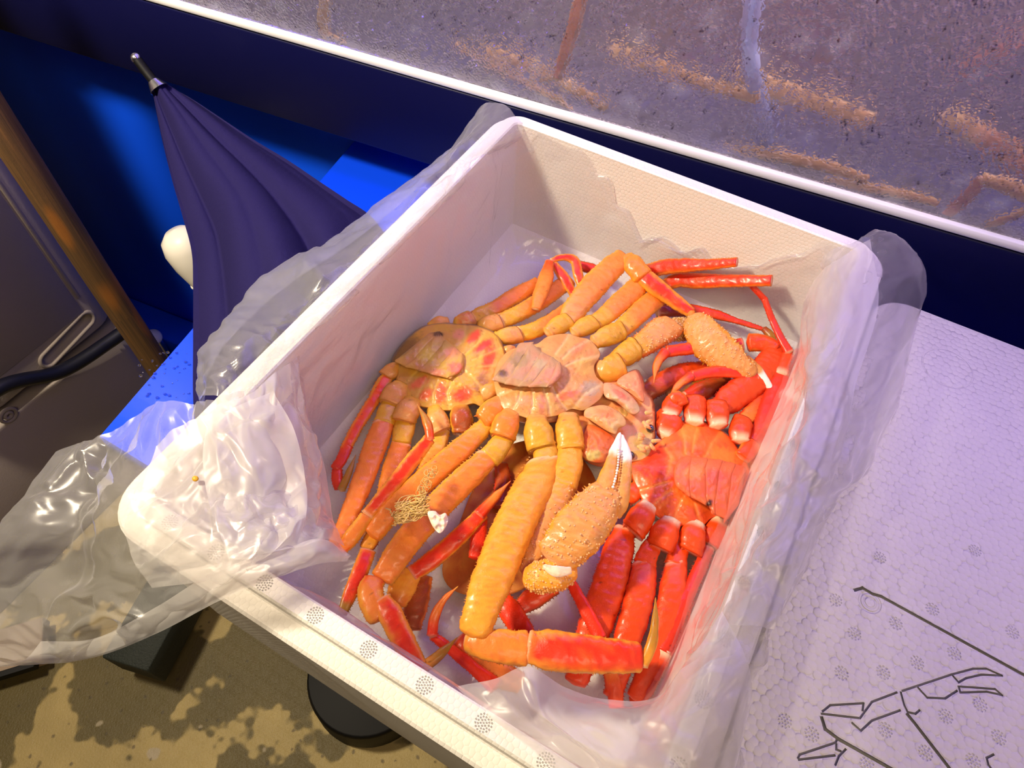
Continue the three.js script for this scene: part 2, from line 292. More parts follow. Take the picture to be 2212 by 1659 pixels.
function loft(points, o) {
  const ctr = points.map(([u, v, h]) => (o.plane ? G(u, v, h) : Q(u, v, h))), wid = points.map(([, , , w], i) => w * scaleAt(ctr[i]));
  if (!o.plane) ctr.forEach((p, i) => { p.y = Math.max(p.y, BOXFLOOR + 0.002 + wid[i] * o.th * 0.42); });
  const curve = new THREE.CatmullRomCurve3(ctr.length > 2 ? ctr : [ctr[0], ctr[0].clone().lerp(ctr[1], 0.5), ctr[1]], false, 'centripetal');
  const W = ctr.length > 2 ? wid : [wid[0], (wid[0] + wid[1]) / 2, wid[1]], L = curve.getLength(), maxW = Math.max(...W);
  const cum = [0]; { const c0 = ctr.length > 2 ? ctr : [ctr[0], ctr[0].clone().lerp(ctr[1], 0.5), ctr[1]]; for (let i = 1; i < c0.length; i++) cum.push(cum[i - 1] + c0[i].distanceTo(c0[i - 1])); }
  const wAt = (t) => { const s = t * cum[cum.length - 1]; let i = 1; while (i < cum.length - 1 && cum[i] < s) i++; const k = clamp((s - cum[i - 1]) / (cum[i] - cum[i - 1])); return lerp(W[i - 1], W[i], k * k * (3 - 2 * k)); };
  const NL = Math.round(clamp(L / 0.0016, 14, 90)), NA = o.bumpy ? 44 : 30, cap = Math.min(0.45, o.cap * maxW / L), pos = [], uv = [], color = [], idx = [], seedZ = rnd() * 50;
  const ts = []; for (let i = 0; i <= NL; i++) { const t = i / NL; ts.push(t); }
  const frames = ts.map((t) => {
    const p = curve.getPointAt(t), T = curve.getTangentAt(t), toEye = EYE.clone().sub(p).normalize();
    const n = v3(0, 1, 0).multiplyScalar(o.plane ? 0 : 0.55).add(toEye).addScaledVector(T, 0); n.addScaledVector(T, -n.dot(T)).normalize();
    const s = T.clone().cross(n).normalize();
    if (o.roll) { n.applyAxisAngle(T, o.roll); s.applyAxisAngle(T, o.roll); }
    return { p, T, n, s };
  });
  ts.forEach((t, i) => {
    const { p, T, n, s } = frames[i];
    let k = 1; if (t < cap) k = Math.sqrt(Math.max(0.02, 1 - (1 - t / cap) ** 2)); if (t > 1 - cap && !o.cut) k = Math.min(k, Math.sqrt(Math.max(0.02, 1 - (1 - (1 - t) / cap) ** 2)));
    const w = wAt(t) / 2 * k * (1 + (o.flare ?? 0) * (smooth(0.2, 0.9, t) - 0.6)) * (1 + o.lip * (Math.exp(-(((t - cap * 0.9) / 0.03) ** 2)) - 0.9 * Math.exp(-(((t - cap * 0.9 - 0.06) / 0.025) ** 2)) + Math.exp(-(((t - 1 + cap * 0.8) / 0.03) ** 2))));
    let arc = 0, prev = null;
    for (let a = 0; a <= NA; a++) {
      const th = (a % NA) / NA * 2 * Math.PI, ca = Math.cos(th), sa = Math.sin(th), f = (x) => Math.sign(x) * Math.abs(x) ** (2 / o.e);
      const q = p.clone().addScaledVector(s, f(ca) * w).addScaledVector(n, f(sa) * w * o.th);
      if (o.slant && t > 0.5) q.addScaledVector(T, o.slant * w * ca * smooth(0.6, 1, t)); if (o.slant0 && t < 0.5) q.addScaledVector(T, o.slant0 * w * ca * smooth(0.4, 0, t));
      const lump = N3(q.x * 130, q.y * 130, q.z * 130 + seedZ), fine = o.bumpy ? Math.max(0, N3(q.x * 420, q.y * 420, q.z * 420)) ** 2 * o.bumpy : 0;
      const dn = q.clone().sub(p); if (dn.lengthSq() > 1e-9) q.addScaledVector(dn.normalize(), maxW * 0.022 * lump * k + fine * 0.0014 * k);
      if (prev) arc += q.distanceTo(prev); prev = q; pos.push(q.x, q.y, q.z); uv.push(t * L, arc);
      const c = o.paint(t, ca, sa, lump, q, fine);
      color.push(c.r, c.g, c.b);
      if (i < NL && a < NA) { const A = i * (NA + 1) + a; idx.push(A, A + NA + 1, A + 1, A + 1, A + NA + 1, A + NA + 2); }
    }
  });
  for (const [i, flip] of [[0, 0], [NL, 1]]) {
    const c = pos.length / 3, q = frames[i].p; pos.push(q.x, q.y, q.z); uv.push(0, 0); const k = i && o.cut ? C.c : o.paint(i ? 1 : 0, 0, 1, 0, q, 0); color.push(k.r, k.g, k.b);
    for (let a = 0; a < NA; a++) { const A = i * (NA + 1) + a; idx.push(...(flip ? [c, A + 1, A] : [c, A, A + 1])); }
  }
  let g = new THREE.BufferGeometry(); g.setAttribute('position', new THREE.Float32BufferAttribute(pos, 3)); g.setAttribute('uv', new THREE.Float32BufferAttribute(uv, 2)); g.setAttribute('color', new THREE.Float32BufferAttribute(color, 3)); g.setIndex(idx);
  g.computeVertexNormals();
  { const nn = g.attributes.normal; for (let i = 0; i <= NL; i++) { const A = i * (NA + 1), B = A + NA, x = v3().fromBufferAttribute(nn, A).add(v3().fromBufferAttribute(nn, B)).normalize(); nn.setXYZ(A, x.x, x.y, x.z); nn.setXYZ(B, x.x, x.y, x.z); } }
  if (o.flare) {                                                     // the pointed corners at the far rim of a hip piece
    const horns = [];
    for (const side of [1, -1]) {
      const i = Math.round(NL * 0.93), { p, n, s, T } = frames[i], w = wAt(0.93) / 2, h = w * (0.42 + 0.2 * rnd()), cone = new THREE.ConeGeometry(h * 0.55, h * 1.5, 10, 3), q = v3();
      const dir = T.clone().addScaledVector(s, side * 0.55).addScaledVector(n, 0.35).normalize();
      cone.applyQuaternion(new THREE.Quaternion().setFromUnitVectors(v3(0, 1, 0), dir)).translate(...p.clone().addScaledVector(s, side * w * 0.72).addScaledVector(n, w * o.th * 0.42).toArray());
      const cs = new Float32Array(cone.attributes.position.count * 3); for (let j = 0; j < cs.length; j += 3) { q.fromBufferAttribute(cone.attributes.position, j / 3); const c = o.paint(0.8, 0.5, 0.5, 0, q, 0); cs[j] = c.r; cs[j + 1] = c.g; cs[j + 2] = c.b; }
      cone.setAttribute('color', new THREE.BufferAttribute(cs, 3)); horns.push(cone);
    }
    g = mergeGeometries([g, ...horns]);
  }
  if (o.spine) {
    const extra = [], m = Math.floor(L * (1 - 2 * cap) / (0.0022 + 0.0009 * o.spine));
    for (let k = 0; k < m; k++) for (const side of [1, -1]) {
      if (o.oneSide && side !== o.oneSide) continue;
      const t = cap + (1 - 2 * cap) * (k + rnd() * 0.5) / m, i = Math.min(NL, Math.round(t * NL)), { p, n, s, T } = frames[i], w = wAt(t) / 2, hgt = (0.0009 + 0.0006 * rnd()) * o.spine ** 0.8;
      const cone = new THREE.ConeGeometry(hgt * 0.6, hgt * 1.7, 5, 1); cone.translate(0, hgt * 0.4, 0);
      const dir = s.clone().multiplyScalar(side).addScaledVector(n, 0.25 * (rnd() - 0.5)).addScaledVector(T, 0.25).normalize();
      cone.applyQuaternion(new THREE.Quaternion().setFromUnitVectors(v3(0, 1, 0), dir)).translate(...p.clone().addScaledVector(s, side * w * 0.99).addScaledVector(n, (rnd() - 0.5) * w * 0.2).toArray());
      const c = o.paint(t, side, 0, 0, p, 0), cs = new Float32Array(cone.attributes.position.count * 3); for (let j = 0; j < cs.length; j += 3) { cs[j] = c.r; cs[j + 1] = c.g; cs[j + 2] = c.b; }
      cone.setAttribute('color', new THREE.BufferAttribute(cs, 3)); extra.push(cone);
    }
    if (o.bumpy) for (let k = 0; k < 190 * o.bumpy; k++) {
      const i = Math.floor(NL * (cap + (1 - 2 * cap) * rnd())), a = Math.floor(rnd() * NA / 2), A = (i * (NA + 1) + a) * 3, r = (0.0005 + 0.0006 * rnd()), ball = new THREE.IcosahedronGeometry(r, 1), cs = new Float32Array(ball.attributes.position.count * 3);
      const b = mergeVertices(ball.deleteAttribute('normal').deleteAttribute('uv')); b.computeVertexNormals(); b.setAttribute('uv', new THREE.Float32BufferAttribute(new Float32Array(b.attributes.position.count * 2), 2)); b.translate(pos[A], pos[A + 1], pos[A + 2]);
      const c = cc(new THREE.Color(color[A], color[A + 1], color[A + 2]), C.c, 0.35); for (let j = 0; j < b.attributes.position.count * 3; j += 3) { cs[j] = c.r; cs[j + 1] = c.g; cs[j + 2] = c.b; }
      b.setAttribute('color', new THREE.Float32BufferAttribute(cs.slice(0, b.attributes.position.count * 3), 3)); extra.push(b);
    }
    if (extra.length) g = mergeGeometries([g, ...extra]);
  }
  return g;
}
// a piece's colours: a -> b along it, edge at its sides, stripe down its middle
function paint(a, b, edge, stripe, o = {}) {
  return (t, ca, sa, lump, q, fine) => {
    let c = cc(a, b, smooth(o.t0 ?? 0.08, o.t1 ?? 0.5, t));
    if (stripe) c = cc(c, stripe, (1 - smooth(0.35, 0.75, Math.abs(ca + lump * 0.12))) * smooth(0, 0.12, t));
    if (edge) c = cc(c, edge, smooth(0.72, 0.97, Math.abs(ca + lump * 0.1)));
    const f = N3(q.x * 260, q.y * 260, q.z * 260), g = N3(q.x * 55 + 9, q.y * 55, q.z * 55);
    c = cc(c, edge ?? b, 0.22 * Math.max(0, g)); c = cc(c, C.r, 0.22 * Math.max(0, f) * (o.spot ?? 1)); c = cc(c, C.k, 0.55 * smooth(0.72, 0.9, f * 0.55 + N3(q.x * 620, q.y * 620, q.z * 620) * 0.5) + 0.1 * smooth(0.3, 0.9, -g) * (o.spot ?? 1));
    if (fine) c = cc(c, C.c, 0.3 * fine);
    c = cc(c, C.c, 0.5 * (1 - smooth(0.02, 0.05, t)));
    if (o.tip) c = cc(c, o.tip, smooth(o.tipAt ?? 0.55, (o.tipAt ?? 0.55) + 0.12, t + lump * 0.03));
    return c;
  };
}
const TINT = {   // per crab: colours for each kind of piece [start, end, edge, stripe]
  gold: { hip: [C.y, C.p, C.y], upper_leg: [C.y, C.o, C.e], knee: [C.e, C.o, C.e, C.r], lower_leg: [C.o, C.o, C.e, C.r], leg_tip: [C.q, C.d, C.d], palm: [C.p, C.p, C.e], upper_arm: [C.e, C.p, C.e], wrist: [C.e, C.e, C.e], finger: [C.p, C.p, C.e] },
  red: { hip: [C.q, C.q, C.o], upper_leg: [C.q, C.q, C.m], knee: [C.q, C.q, C.o], lower_leg: [C.m, C.q, C.o, C.r], leg_tip: [C.r, C.o, C.m], upper_arm: [C.q, C.q, C.m], wrist: [C.q, C.q, C.m], palm: [C.q, C.q, C.m], finger: [C.q, C.q, C.m] },
};
function leg(crab, name, tint, ...pieces) {                        // pieces: [kind, options, [u, v, h, width], ...]
  const g = new THREE.Group(); g.name = name; crab.add(g);
  for (const [kind, opt, ...pts] of pieces) {
    const t = opt.tint ?? TINT[tint][kind], o = { ...KIND[kind], ...opt };
    if (kind === 'hip') { o.slant ??= (rnd() - 0.5) * 0.7; o.slant0 ??= (rnd() - 0.5) * 0.5; }
    o.paint = paint(t[0], t[1], t[2], t[3], opt);
    part(kind, loft(pts, o), M.shell, g);
  }
  return g;
}
// a domed plate with an outline in pixels at a height h (number or function), sides that drop, furrows, patches of colour
function dome(poly, o) {
  const n = o.n ?? 120, R = o.rings ?? 26, line = outline(poly, n), c = o.centre ?? line.reduce((a, p) => [a[0] + p[0] / n, a[1] + p[1] / n], [0, 0]);
  const H = typeof o.h === 'function' ? o.h : () => o.h, pos = [], uv = [], color = [], idx = [];
  const seg = (u, v, l) => { let d = 1e9; for (let i = 0; i + 3 < l.length; i += 2) { const [a, b, x, y] = [l[i], l[i + 1], l[i + 2], l[i + 3]], dx = x - a, dy = y - b, k = clamp(((u - a) * dx + (v - b) * dy) / (dx * dx + dy * dy)); d = Math.min(d, Math.hypot(u - a - k * dx, v - b - k * dy)); } return d; };
  const add = (u, v, h, cl) => { const p = P(u, v, BOXFLOOR + h / 1000); pos.push(p.x, p.y, p.z); uv.push(p.x, p.z); color.push(cl.r, cl.g, cl.b); };
  const shade = (u, v, dip) => {
    const f = N3(u * 0.03, v * 0.03, 3), g = N3(u * 0.12, v * 0.12, 8);
    let k = cc(o.a, o.b ?? o.a, 0.5 + 0.6 * f); k = cc(k, C.r, 0.08 * Math.max(0, g));
    for (const [x, y, rx, ry, hex, amt = 1, rot = 0] of o.spots ?? []) { const cs = Math.cos(rot), sn = Math.sin(rot), X = (u - x) * cs + (v - y) * sn, Y = (v - y) * cs - (u - x) * sn; k = cc(k, col(hex), amt * (1 - smooth(0.45, 1.1, Math.hypot(X / rx, Y / ry) + 0.18 * g))); }
    if (o.line) k = cc(k, o.line, 0.5 * dip);
    return cc(k, C.k, 0.4 * smooth(0.8, 0.95, N3(u * 0.4, v * 0.4, 1)));
  };
  for (let r = 0; r <= R; r++) for (let i = 0; i < n; i++) {
    const s = (r / R) ** 0.85, u = lerp(c[0], line[i][0], s), v = lerp(c[1], line[i][1], s); let dip = 0, h = H(u, v) + o.dome * (1 - s ** (o.pow ?? 2.4)) + (o.rough ?? 0.5) * N3(u * 0.07, v * 0.07, 2) * (1 - s ** 6);
    for (const [w, depth, ...l] of o.furrows ?? []) { const k = Math.exp(-((seg(u, v, l) / w) ** 2)); dip = Math.max(dip, k); h -= depth * 0.75 * k; }
    for (const [x, y, rx, ry, up, rot = 0] of o.bulges ?? []) { const cs = Math.cos(rot), sn = Math.sin(rot); h += up * Math.exp(-((((u - x) * cs + (v - y) * sn) / rx) ** 2) - ((((v - y) * cs - (u - x) * sn) / ry) ** 2)); }
    add(u, v, h, shade(u, v, dip));
  }
  const drop = o.drop ?? 6, steps = 6;
  for (let k = 1; k <= steps; k++) for (let i = 0; i < n; i++) {
    const t = k / steps, out = 1 + (o.flare ?? 0) * Math.sin(t * Math.PI) - 0.12 * t * t, jag = o.jag && k <= 2 ? 1 + o.jag * (i % 3 === 0 ? 1 : 0) : 1, u = lerp(c[0], line[i][0], out * jag), v = lerp(c[1], line[i][1], out * jag);
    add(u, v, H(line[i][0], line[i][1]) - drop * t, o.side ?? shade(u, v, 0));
  }
  const rows = R + steps; for (let r = 0; r < rows; r++) for (let i = 0; i < n; i++) { const a = r * n + i, b = r * n + (i + 1) % n; idx.push(a, b, a + n, b, b + n, a + n); }
  const e = pos.length / 3; add(c[0], c[1], H(c[0], c[1]) - drop, o.a); for (let i = 0; i < n; i++) idx.push(e, rows * n + i, rows * n + (i + 1) % n);
  const g = new THREE.BufferGeometry(); g.setAttribute('position', new THREE.Float32BufferAttribute(pos, 3)); g.setAttribute('uv', new THREE.Float32BufferAttribute(uv, 2)); g.setAttribute('color', new THREE.Float32BufferAttribute(color, 3)); g.setIndex(idx);
  // faces wind so that the top looks up
  g.computeVertexNormals(); if (g.attributes.normal.getY(0) < 0) { const x = g.index.array; for (let i = 0; i < x.length; i += 3) { const t = x[i]; x[i] = x[i + 1]; x[i + 1] = t; } g.computeVertexNormals(); }
  return g;
}
function tailFlap(crab, cuts, tip, h, dm, look) {                  // the folded tail: one plate between each pair of cuts, the tip last
  const g = new THREE.Group(); g.name = 'tail_flap'; crab.add(g);
  for (let k = 0; k < cuts.length; k++) {
    const [a, b, c, d] = cuts[k], next = cuts[k + 1];
    const ov = 0.3, n0 = next && [0, 1, 2, 3].map((q) => next[q] + ov * (next[q] - cuts[k][q]));      // each plate tucks under the next one
    const poly = next ? [[a, b], [lerp(a, n0[0], 0.4), lerp(b, n0[1], 0.4)], [lerp(a, n0[0], 0.8), lerp(b, n0[1], 0.8)], [n0[0], n0[1]], [lerp(n0[0], n0[2], 0.33), lerp(n0[1], n0[3], 0.33)], [lerp(n0[0], n0[2], 0.66), lerp(n0[1], n0[3], 0.66)], [n0[2], n0[3]], [lerp(c, n0[2], 0.8), lerp(d, n0[3], 0.8)], [lerp(c, n0[2], 0.4), lerp(d, n0[3], 0.4)], [c, d], [lerp(a, c, 0.85), lerp(b, d, 0.85)], [lerp(a, c, 0.5), lerp(b, d, 0.5)], [lerp(a, c, 0.15), lerp(b, d, 0.15)]] : [[a, b], ...tip, [c, d], [(a + c) / 2, (b + d) / 2]];
    part('tail_plate', dome(poly, { h: h + k * 0.9, dome: dm, drop: 7, rings: 12, n: 64, pow: 4, rough: 0.5, ...look, line: undefined }), M.shell, g);
  }
}
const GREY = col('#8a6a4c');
// --- the left crab, mostly yellow
{
  const c = thing('crab', 'yellow cooked crab on its back at the left with red patches on its belly', 'crab', 'cooked crabs in the foam box');
  part('body', dome([[851, 778], [862, 757], [880, 735], [915, 708], [955, 700], [985, 702], [1023, 704], [1050, 712], [1072, 726], [1086, 753], [1092, 780], [1090, 820], [1070, 860], [1040, 878], [1023, 872], [982, 885], [950, 886], [930, 882], [890, 871], [872, 848], [858, 826], [860, 800]],
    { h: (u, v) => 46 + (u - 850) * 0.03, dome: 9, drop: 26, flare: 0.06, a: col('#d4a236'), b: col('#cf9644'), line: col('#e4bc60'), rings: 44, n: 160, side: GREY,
      furrows: [[3.2, 1.6, 1008, 706, 1003, 735, 985, 752], [3.2, 1.6, 1046, 715, 1032, 742, 1005, 765], [3.2, 1.6, 1082, 752, 1050, 765, 1020, 778], [3, 1.5, 1090, 790, 1060, 790, 1030, 792], [3.2, 1.6, 866, 838, 890, 815, 905, 800], [3.2, 1.6, 896, 868, 915, 830, 925, 815], [3.2, 1.6, 933, 882, 935, 850, 945, 825], [3.2, 1.6, 970, 884, 965, 850, 975, 825], [4, 1.2, 1050, 850, 1020, 815, 1000, 800]],
      bulges: [[1022, 728, 20, 9, 1.5, -0.8], [1043, 748, 24, 9, 1.5, -0.6]],
      spots: [[1024, 727, 24, 12, '#e84030', 0.9, -0.75], [1045, 746, 30, 11, '#ea3c34', 0.95, -0.55], [1056, 775, 16, 34, '#d8401c', 0.95, 0.35], [992, 722, 16, 14, '#e8926a', 0.8], [908, 826, 30, 12, '#e86440', 0.8, -0.5], [920, 852, 22, 14, '#ea5c34', 0.85, -0.6], [952, 850, 16, 30, '#e85a34', 0.95, 0.1], [1000, 852, 30, 20, '#d2402a', 0.9, -0.4], [1040, 830, 20, 30, '#8a4a30', 0.7, 0.2], [870, 760, 22, 60, '#6a4c1c', 0.8, 0.75], [948, 722, 12, 7, '#3a1a18', 0.9]] }), M.shell, c);
  tailFlap(c, [[928, 719, 852, 780], [946, 716, 874, 792], [962, 734, 903, 800], [982, 750, 929, 808], [997, 762, 964, 817]], [[1002, 772], [1001, 790], [992, 805], [970, 816]], 58, 2.5,
    { a: col('#c8a040'), b: col('#c88c50'), spots: [[985, 795, 22, 16, '#e0705a', 0.9], [945, 805, 18, 10, '#e08a6a', 0.8], [975, 760, 20, 12, '#dd8a66', 0.7], [925, 765, 24, 20, '#dcbc48', 0.8], [946, 720, 16, 8, '#401a18', 0.8], [880, 755, 24, 20, '#a8863c', 0.6]] });
  leg(c, 'walking_leg', 'gold', ['hip', {}, [923, 708, 40, 22], [946, 698, 40, 30], [968, 694, 38, 18]]);
  leg(c, 'walking_leg', 'gold', ['hip', { spot: 3 }, [978, 698, 42, 26], [1000, 694, 42, 38], [1020, 690, 40, 36]], ['upper_leg', { t0: 0.2, t1: 0.35 }, [1016, 690, 40, 30], [1040, 680, 40, 36], [1066, 668, 40, 34], [1112, 640, 40, 36], [1166, 612, 38, 32]],
    ['knee', { tint: [C.q, C.o, C.o], cut: 1 }, [1188, 562, 52, 18], [1178, 605, 54, 33], [1166, 640, 54, 32], [1157, 668, 54, 20]], ['lower_leg', {}, [1188, 564, 50, 10], [1215, 556, 50, 14], [1240, 562, 48, 20], [1248, 590, 44, 22], [1258, 626, 38, 16]], ['lower_leg', {}, [1195, 568, 46, 16], [1218, 600, 44, 24], [1242, 642, 36, 16]]);
  leg(c, 'walking_leg', 'gold', ['hip', {}, [1030, 707, 42, 26], [1052, 702, 44, 42], [1080, 697, 42, 36]], ['upper_leg', { t0: 0.15, t1: 0.4, tint: [C.y, C.s, C.e] }, [1076, 696, 42, 34], [1110, 682, 42, 36], [1160, 655, 40, 38], [1232, 604, 36, 34]]);
  leg(c, 'walking_leg', 'gold', ['hip', {}, [1066, 730, 44, 28], [1095, 726, 44, 40], [1122, 722, 42, 34]], ['upper_leg', { t0: 0.2, t1: 0.5, tint: [C.y, C.s, C.e] }, [1118, 722, 42, 34], [1150, 715, 42, 36], [1185, 698, 40, 36], [1240, 660, 36, 32]]);
  leg(c, 'walking_leg', 'gold', ['hip', {}, [868, 790, 42, 28], [850, 800, 42, 38], [832, 813, 40, 30]], ['upper_leg', { t0: 0.15, t1: 0.5, tint: [C.y, C.o, C.o, C.q] }, [842, 806, 40, 26], [826, 832, 40, 32], [805, 868, 40, 26], [770, 925, 40, 25], [744, 975, 40, 24]], ['lower_leg', { tint: [C.q, C.m, C.q] }, [752, 960, 40, 24], [738, 992, 40, 24], [722, 1016, 40, 22]], ['knee', { tint: [C.m, C.m, C.q] }, [729, 1012, 38, 22], [728, 1032, 38, 24], [734, 1058, 38, 22]], ['leg_tip', { tint: [C.d, C.d, C.d] }, [736, 1062, 42, 18], [752, 1025, 44, 15], [769, 981, 46, 2]]);
  leg(c, 'walking_leg', 'gold', ['hip', {}, [872, 828, 46, 40], [856, 848, 46, 56], [842, 876, 44, 46]], ['knee', { spine: 0, tint: [C.y, C.y, C.y] }, [852, 862, 44, 40], [838, 892, 44, 46], [828, 920, 44, 44]], ['upper_leg', { slant0: 0.5, tint: [C.o, C.s, C.o] }, [833, 905, 44, 44], [812, 960, 44, 50], [783, 1040, 44, 46], [745, 1135, 46, 38], [724, 1180, 48, 34]],
    ['knee', { tint: [C.q, C.e, C.e, C.o] }, [735, 1192, 52, 24], [760, 1160, 56, 36], [794, 1112, 58, 30]], ['lower_leg', {}, [790, 1116, 58, 28], [838, 1060, 62, 32], [890, 995, 66, 34], [930, 945, 70, 26]], ['leg_tip', { tint: [C.q, C.d, C.q] }, [930, 952, 72, 18], [924, 918, 74, 20], [901, 872, 76, 2]]);
  leg(c, 'walking_leg', 'gold', ['hip', {}, [894, 862, 46, 40], [882, 885, 48, 54], [870, 912, 44, 46]], ['knee', { spine: 0, tint: [C.y, C.y, C.y] }, [880, 900, 42, 42], [872, 930, 42, 46], [866, 962, 42, 40]], ['upper_leg', { tint: [C.o, C.o, C.e] }, [868, 955, 40, 42], [850, 1010, 40, 46], [830, 1080, 40, 40], [800, 1170, 40, 34]]);
  leg(c, 'walking_leg', 'gold', ['hip', {}, [937, 878, 46, 36], [944, 905, 46, 48], [954, 935, 42, 42]], ['upper_leg', { t0: 0.15, t1: 0.4 }, [956, 925, 40, 36], [938, 985, 38, 42], [905, 1050, 36, 40], [880, 1100, 34, 38]]);
  leg(c, 'claw_arm', 'gold', ['hip', { tint: [C.y, C.b, C.y] }, [994, 870, 44, 36], [996, 900, 46, 52], [1000, 940, 40, 40]]);
  leg(c, 'claw_arm', 'gold', ['hip', {}, [1082, 758, 44, 20], [1098, 758, 46, 26], [1112, 757, 44, 18]]);
  settle(c);
}
// --- the middle crab, largest, lying over the others
{
  const c = thing('crab', 'large beige and orange cooked crab on its back in the middle, big claw raised', 'crab', 'cooked crabs in the foam box');
  part('body', dome([[1062, 815], [1068, 785], [1100, 765], [1170, 745], [1240, 745], [1290, 775], [1335, 810], [1372, 800], [1386, 822], [1391, 845], [1406, 864], [1412, 905], [1408, 960], [1395, 990], [1362, 998], [1318, 1006], [1285, 1002], [1258, 985], [1250, 960], [1230, 915], [1150, 915], [1098, 900], [1070, 865]],
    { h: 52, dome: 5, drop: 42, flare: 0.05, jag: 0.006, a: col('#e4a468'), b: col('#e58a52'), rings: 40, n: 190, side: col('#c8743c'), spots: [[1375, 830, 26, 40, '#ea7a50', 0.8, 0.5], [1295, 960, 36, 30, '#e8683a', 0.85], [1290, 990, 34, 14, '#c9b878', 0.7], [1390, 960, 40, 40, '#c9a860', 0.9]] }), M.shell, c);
  part('belly_plate', dome([[1066, 820], [1072, 790], [1100, 757], [1161, 742], [1183, 727], [1229, 721], [1250, 728], [1272, 733], [1288, 748], [1297, 766], [1284, 790], [1288, 812], [1304, 830], [1300, 858], [1276, 878], [1259, 887], [1235, 884], [1207, 897], [1178, 902], [1145, 905], [1120, 898], [1099, 894], [1082, 876], [1074, 858]],
    { h: (u) => 68 + (1180 - u) * 0.012, dome: 10, drop: 22, a: col('#d2a05c'), b: col('#d68c4c'), line: col('#e8c890'), rings: 48, n: 170,
      furrows: [[3, 1.5, 1230, 722, 1215, 745, 1200, 765], [3, 1.5, 1270, 735, 1235, 755, 1215, 775], [3, 1.5, 1294, 768, 1250, 778, 1222, 790], [3, 1.5, 1102, 892, 1120, 865, 1125, 845], [3, 1.5, 1146, 903, 1152, 870, 1150, 840], [3, 1.5, 1190, 900, 1185, 870, 1175, 840], [3, 1.5, 1228, 888, 1205, 862, 1195, 838], [4, 1.3, 1240, 880, 1262, 850, 1300, 828], [3, 1.2, 1074, 858, 1100, 845, 1120, 838]],
      bulges: [[1240, 748, 22, 7, 1.2, -0.6], [1165, 875, 10, 22, 1.2]],
      spots: [[1248, 752, 28, 11, '#e8805c', 0.7, -0.6], [1270, 765, 22, 9, '#ea8a58', 0.6, -0.4], [1170, 870, 12, 30, '#e8906c', 0.7], [1225, 855, 34, 10, '#e8644a', 0.7, -0.35], [1130, 865, 18, 16, '#e8a078', 0.6], [1275, 838, 26, 20, '#b8a088', 0.8], [1262, 790, 26, 26, '#e6b058', 0.8]] }), M.shell, c);
  tailFlap(c, [[1123, 741, 1062, 821], [1146, 739, 1089, 829], [1170, 760, 1118, 835], [1191, 770, 1141, 836], [1207, 781, 1179, 837]], [[1214, 792], [1213, 808], [1200, 826]], 82, 2.5,
    { a: col('#b89468'), b: col('#c48a60'), spots: [[1195, 812, 24, 22, '#d88a68', 0.8], [1165, 785, 20, 14, '#b8a074', 0.8], [1120, 775, 26, 20, '#9c8050', 0.8], [1086, 806, 14, 10, '#5a4028', 0.8]] });
  // mouth side of the shell
  const face = { rough: 0.8, drop: 12, rings: 16, n: 72 };
  part('mouth_plate', dome([[1262, 900], [1264, 885], [1290, 876], [1310, 876], [1340, 892], [1353, 912], [1350, 920], [1336, 925], [1330, 938], [1275, 908]], { ...face, h: 68, dome: 5, a: col('#d8b070'), b: col('#e09058'), spots: [[1310, 895, 26, 10, '#e8804a', 0.8, 0.4]] }), M.shell, c);
  part('mouth_plate', dome([[1301, 832], [1312, 826], [1345, 840], [1375, 868], [1382, 888], [1368, 896], [1330, 868], [1308, 858]], { ...face, h: 66, dome: 5, a: col('#d0b080'), b: col('#e09468'), spots: [[1340, 852, 26, 8, '#e06c50', 0.9, 0.6]] }), M.shell, c);
  part('cheek_plate', dome([[1270, 918], [1280, 918], [1328, 948], [1324, 985], [1300, 1000], [1262, 990], [1255, 965]], { ...face, h: 62, dome: 7, a: col('#e8823e'), b: col('#e86a34'), spots: [[1280, 985, 24, 14, '#d2c070', 0.9, -0.4]] }), M.shell, c);
  part('cheek_plate', dome([[1332, 826], [1355, 806], [1374, 803], [1388, 840], [1390, 868], [1362, 850]], { ...face, h: 60, dome: 4, a: col('#e88a58'), b: col('#ec9c6c'), jag: 0.02 }), M.shell, c);
  part('mouth_palate', dome([[1306, 866], [1330, 872], [1366, 892], [1356, 908], [1338, 892], [1312, 876]], { ...face, h: 54, dome: 2, drop: 4, a: col('#c49a58'), b: col('#c88450') }), M.shell, c);
  const palps = []; for (let k = 0; k < 14; k++) { const x = 1372 + rnd() * 38, y = 892 + rnd() * 80, a = rnd() * 1.4 - 0.5, l = 12 + rnd() * 16; palps.push(loft([[x, y, 60, 9], [x + Math.cos(a) * l * 0.6, y + Math.sin(a) * l * 0.6, 60, 8], [x + Math.cos(a) * l, y + Math.sin(a) * l, 56, 2]], { ...KIND.leg_tip, paint: paint(col('#d0b060'), col('#e8985a'), C.c) })); }
  part('mouthparts', mergeGeometries(palps), M.shell, c, 'small pale feelers and mouthparts').userData.kind = 'stuff';
  for (const [x, y] of [[1405, 926], [1362, 984]]) { const p = Q(x, y, 54); part('eye', new THREE.SphereGeometry(0.0042, 20, 14).translate(p.x, p.y, p.z), M.eye, c); }
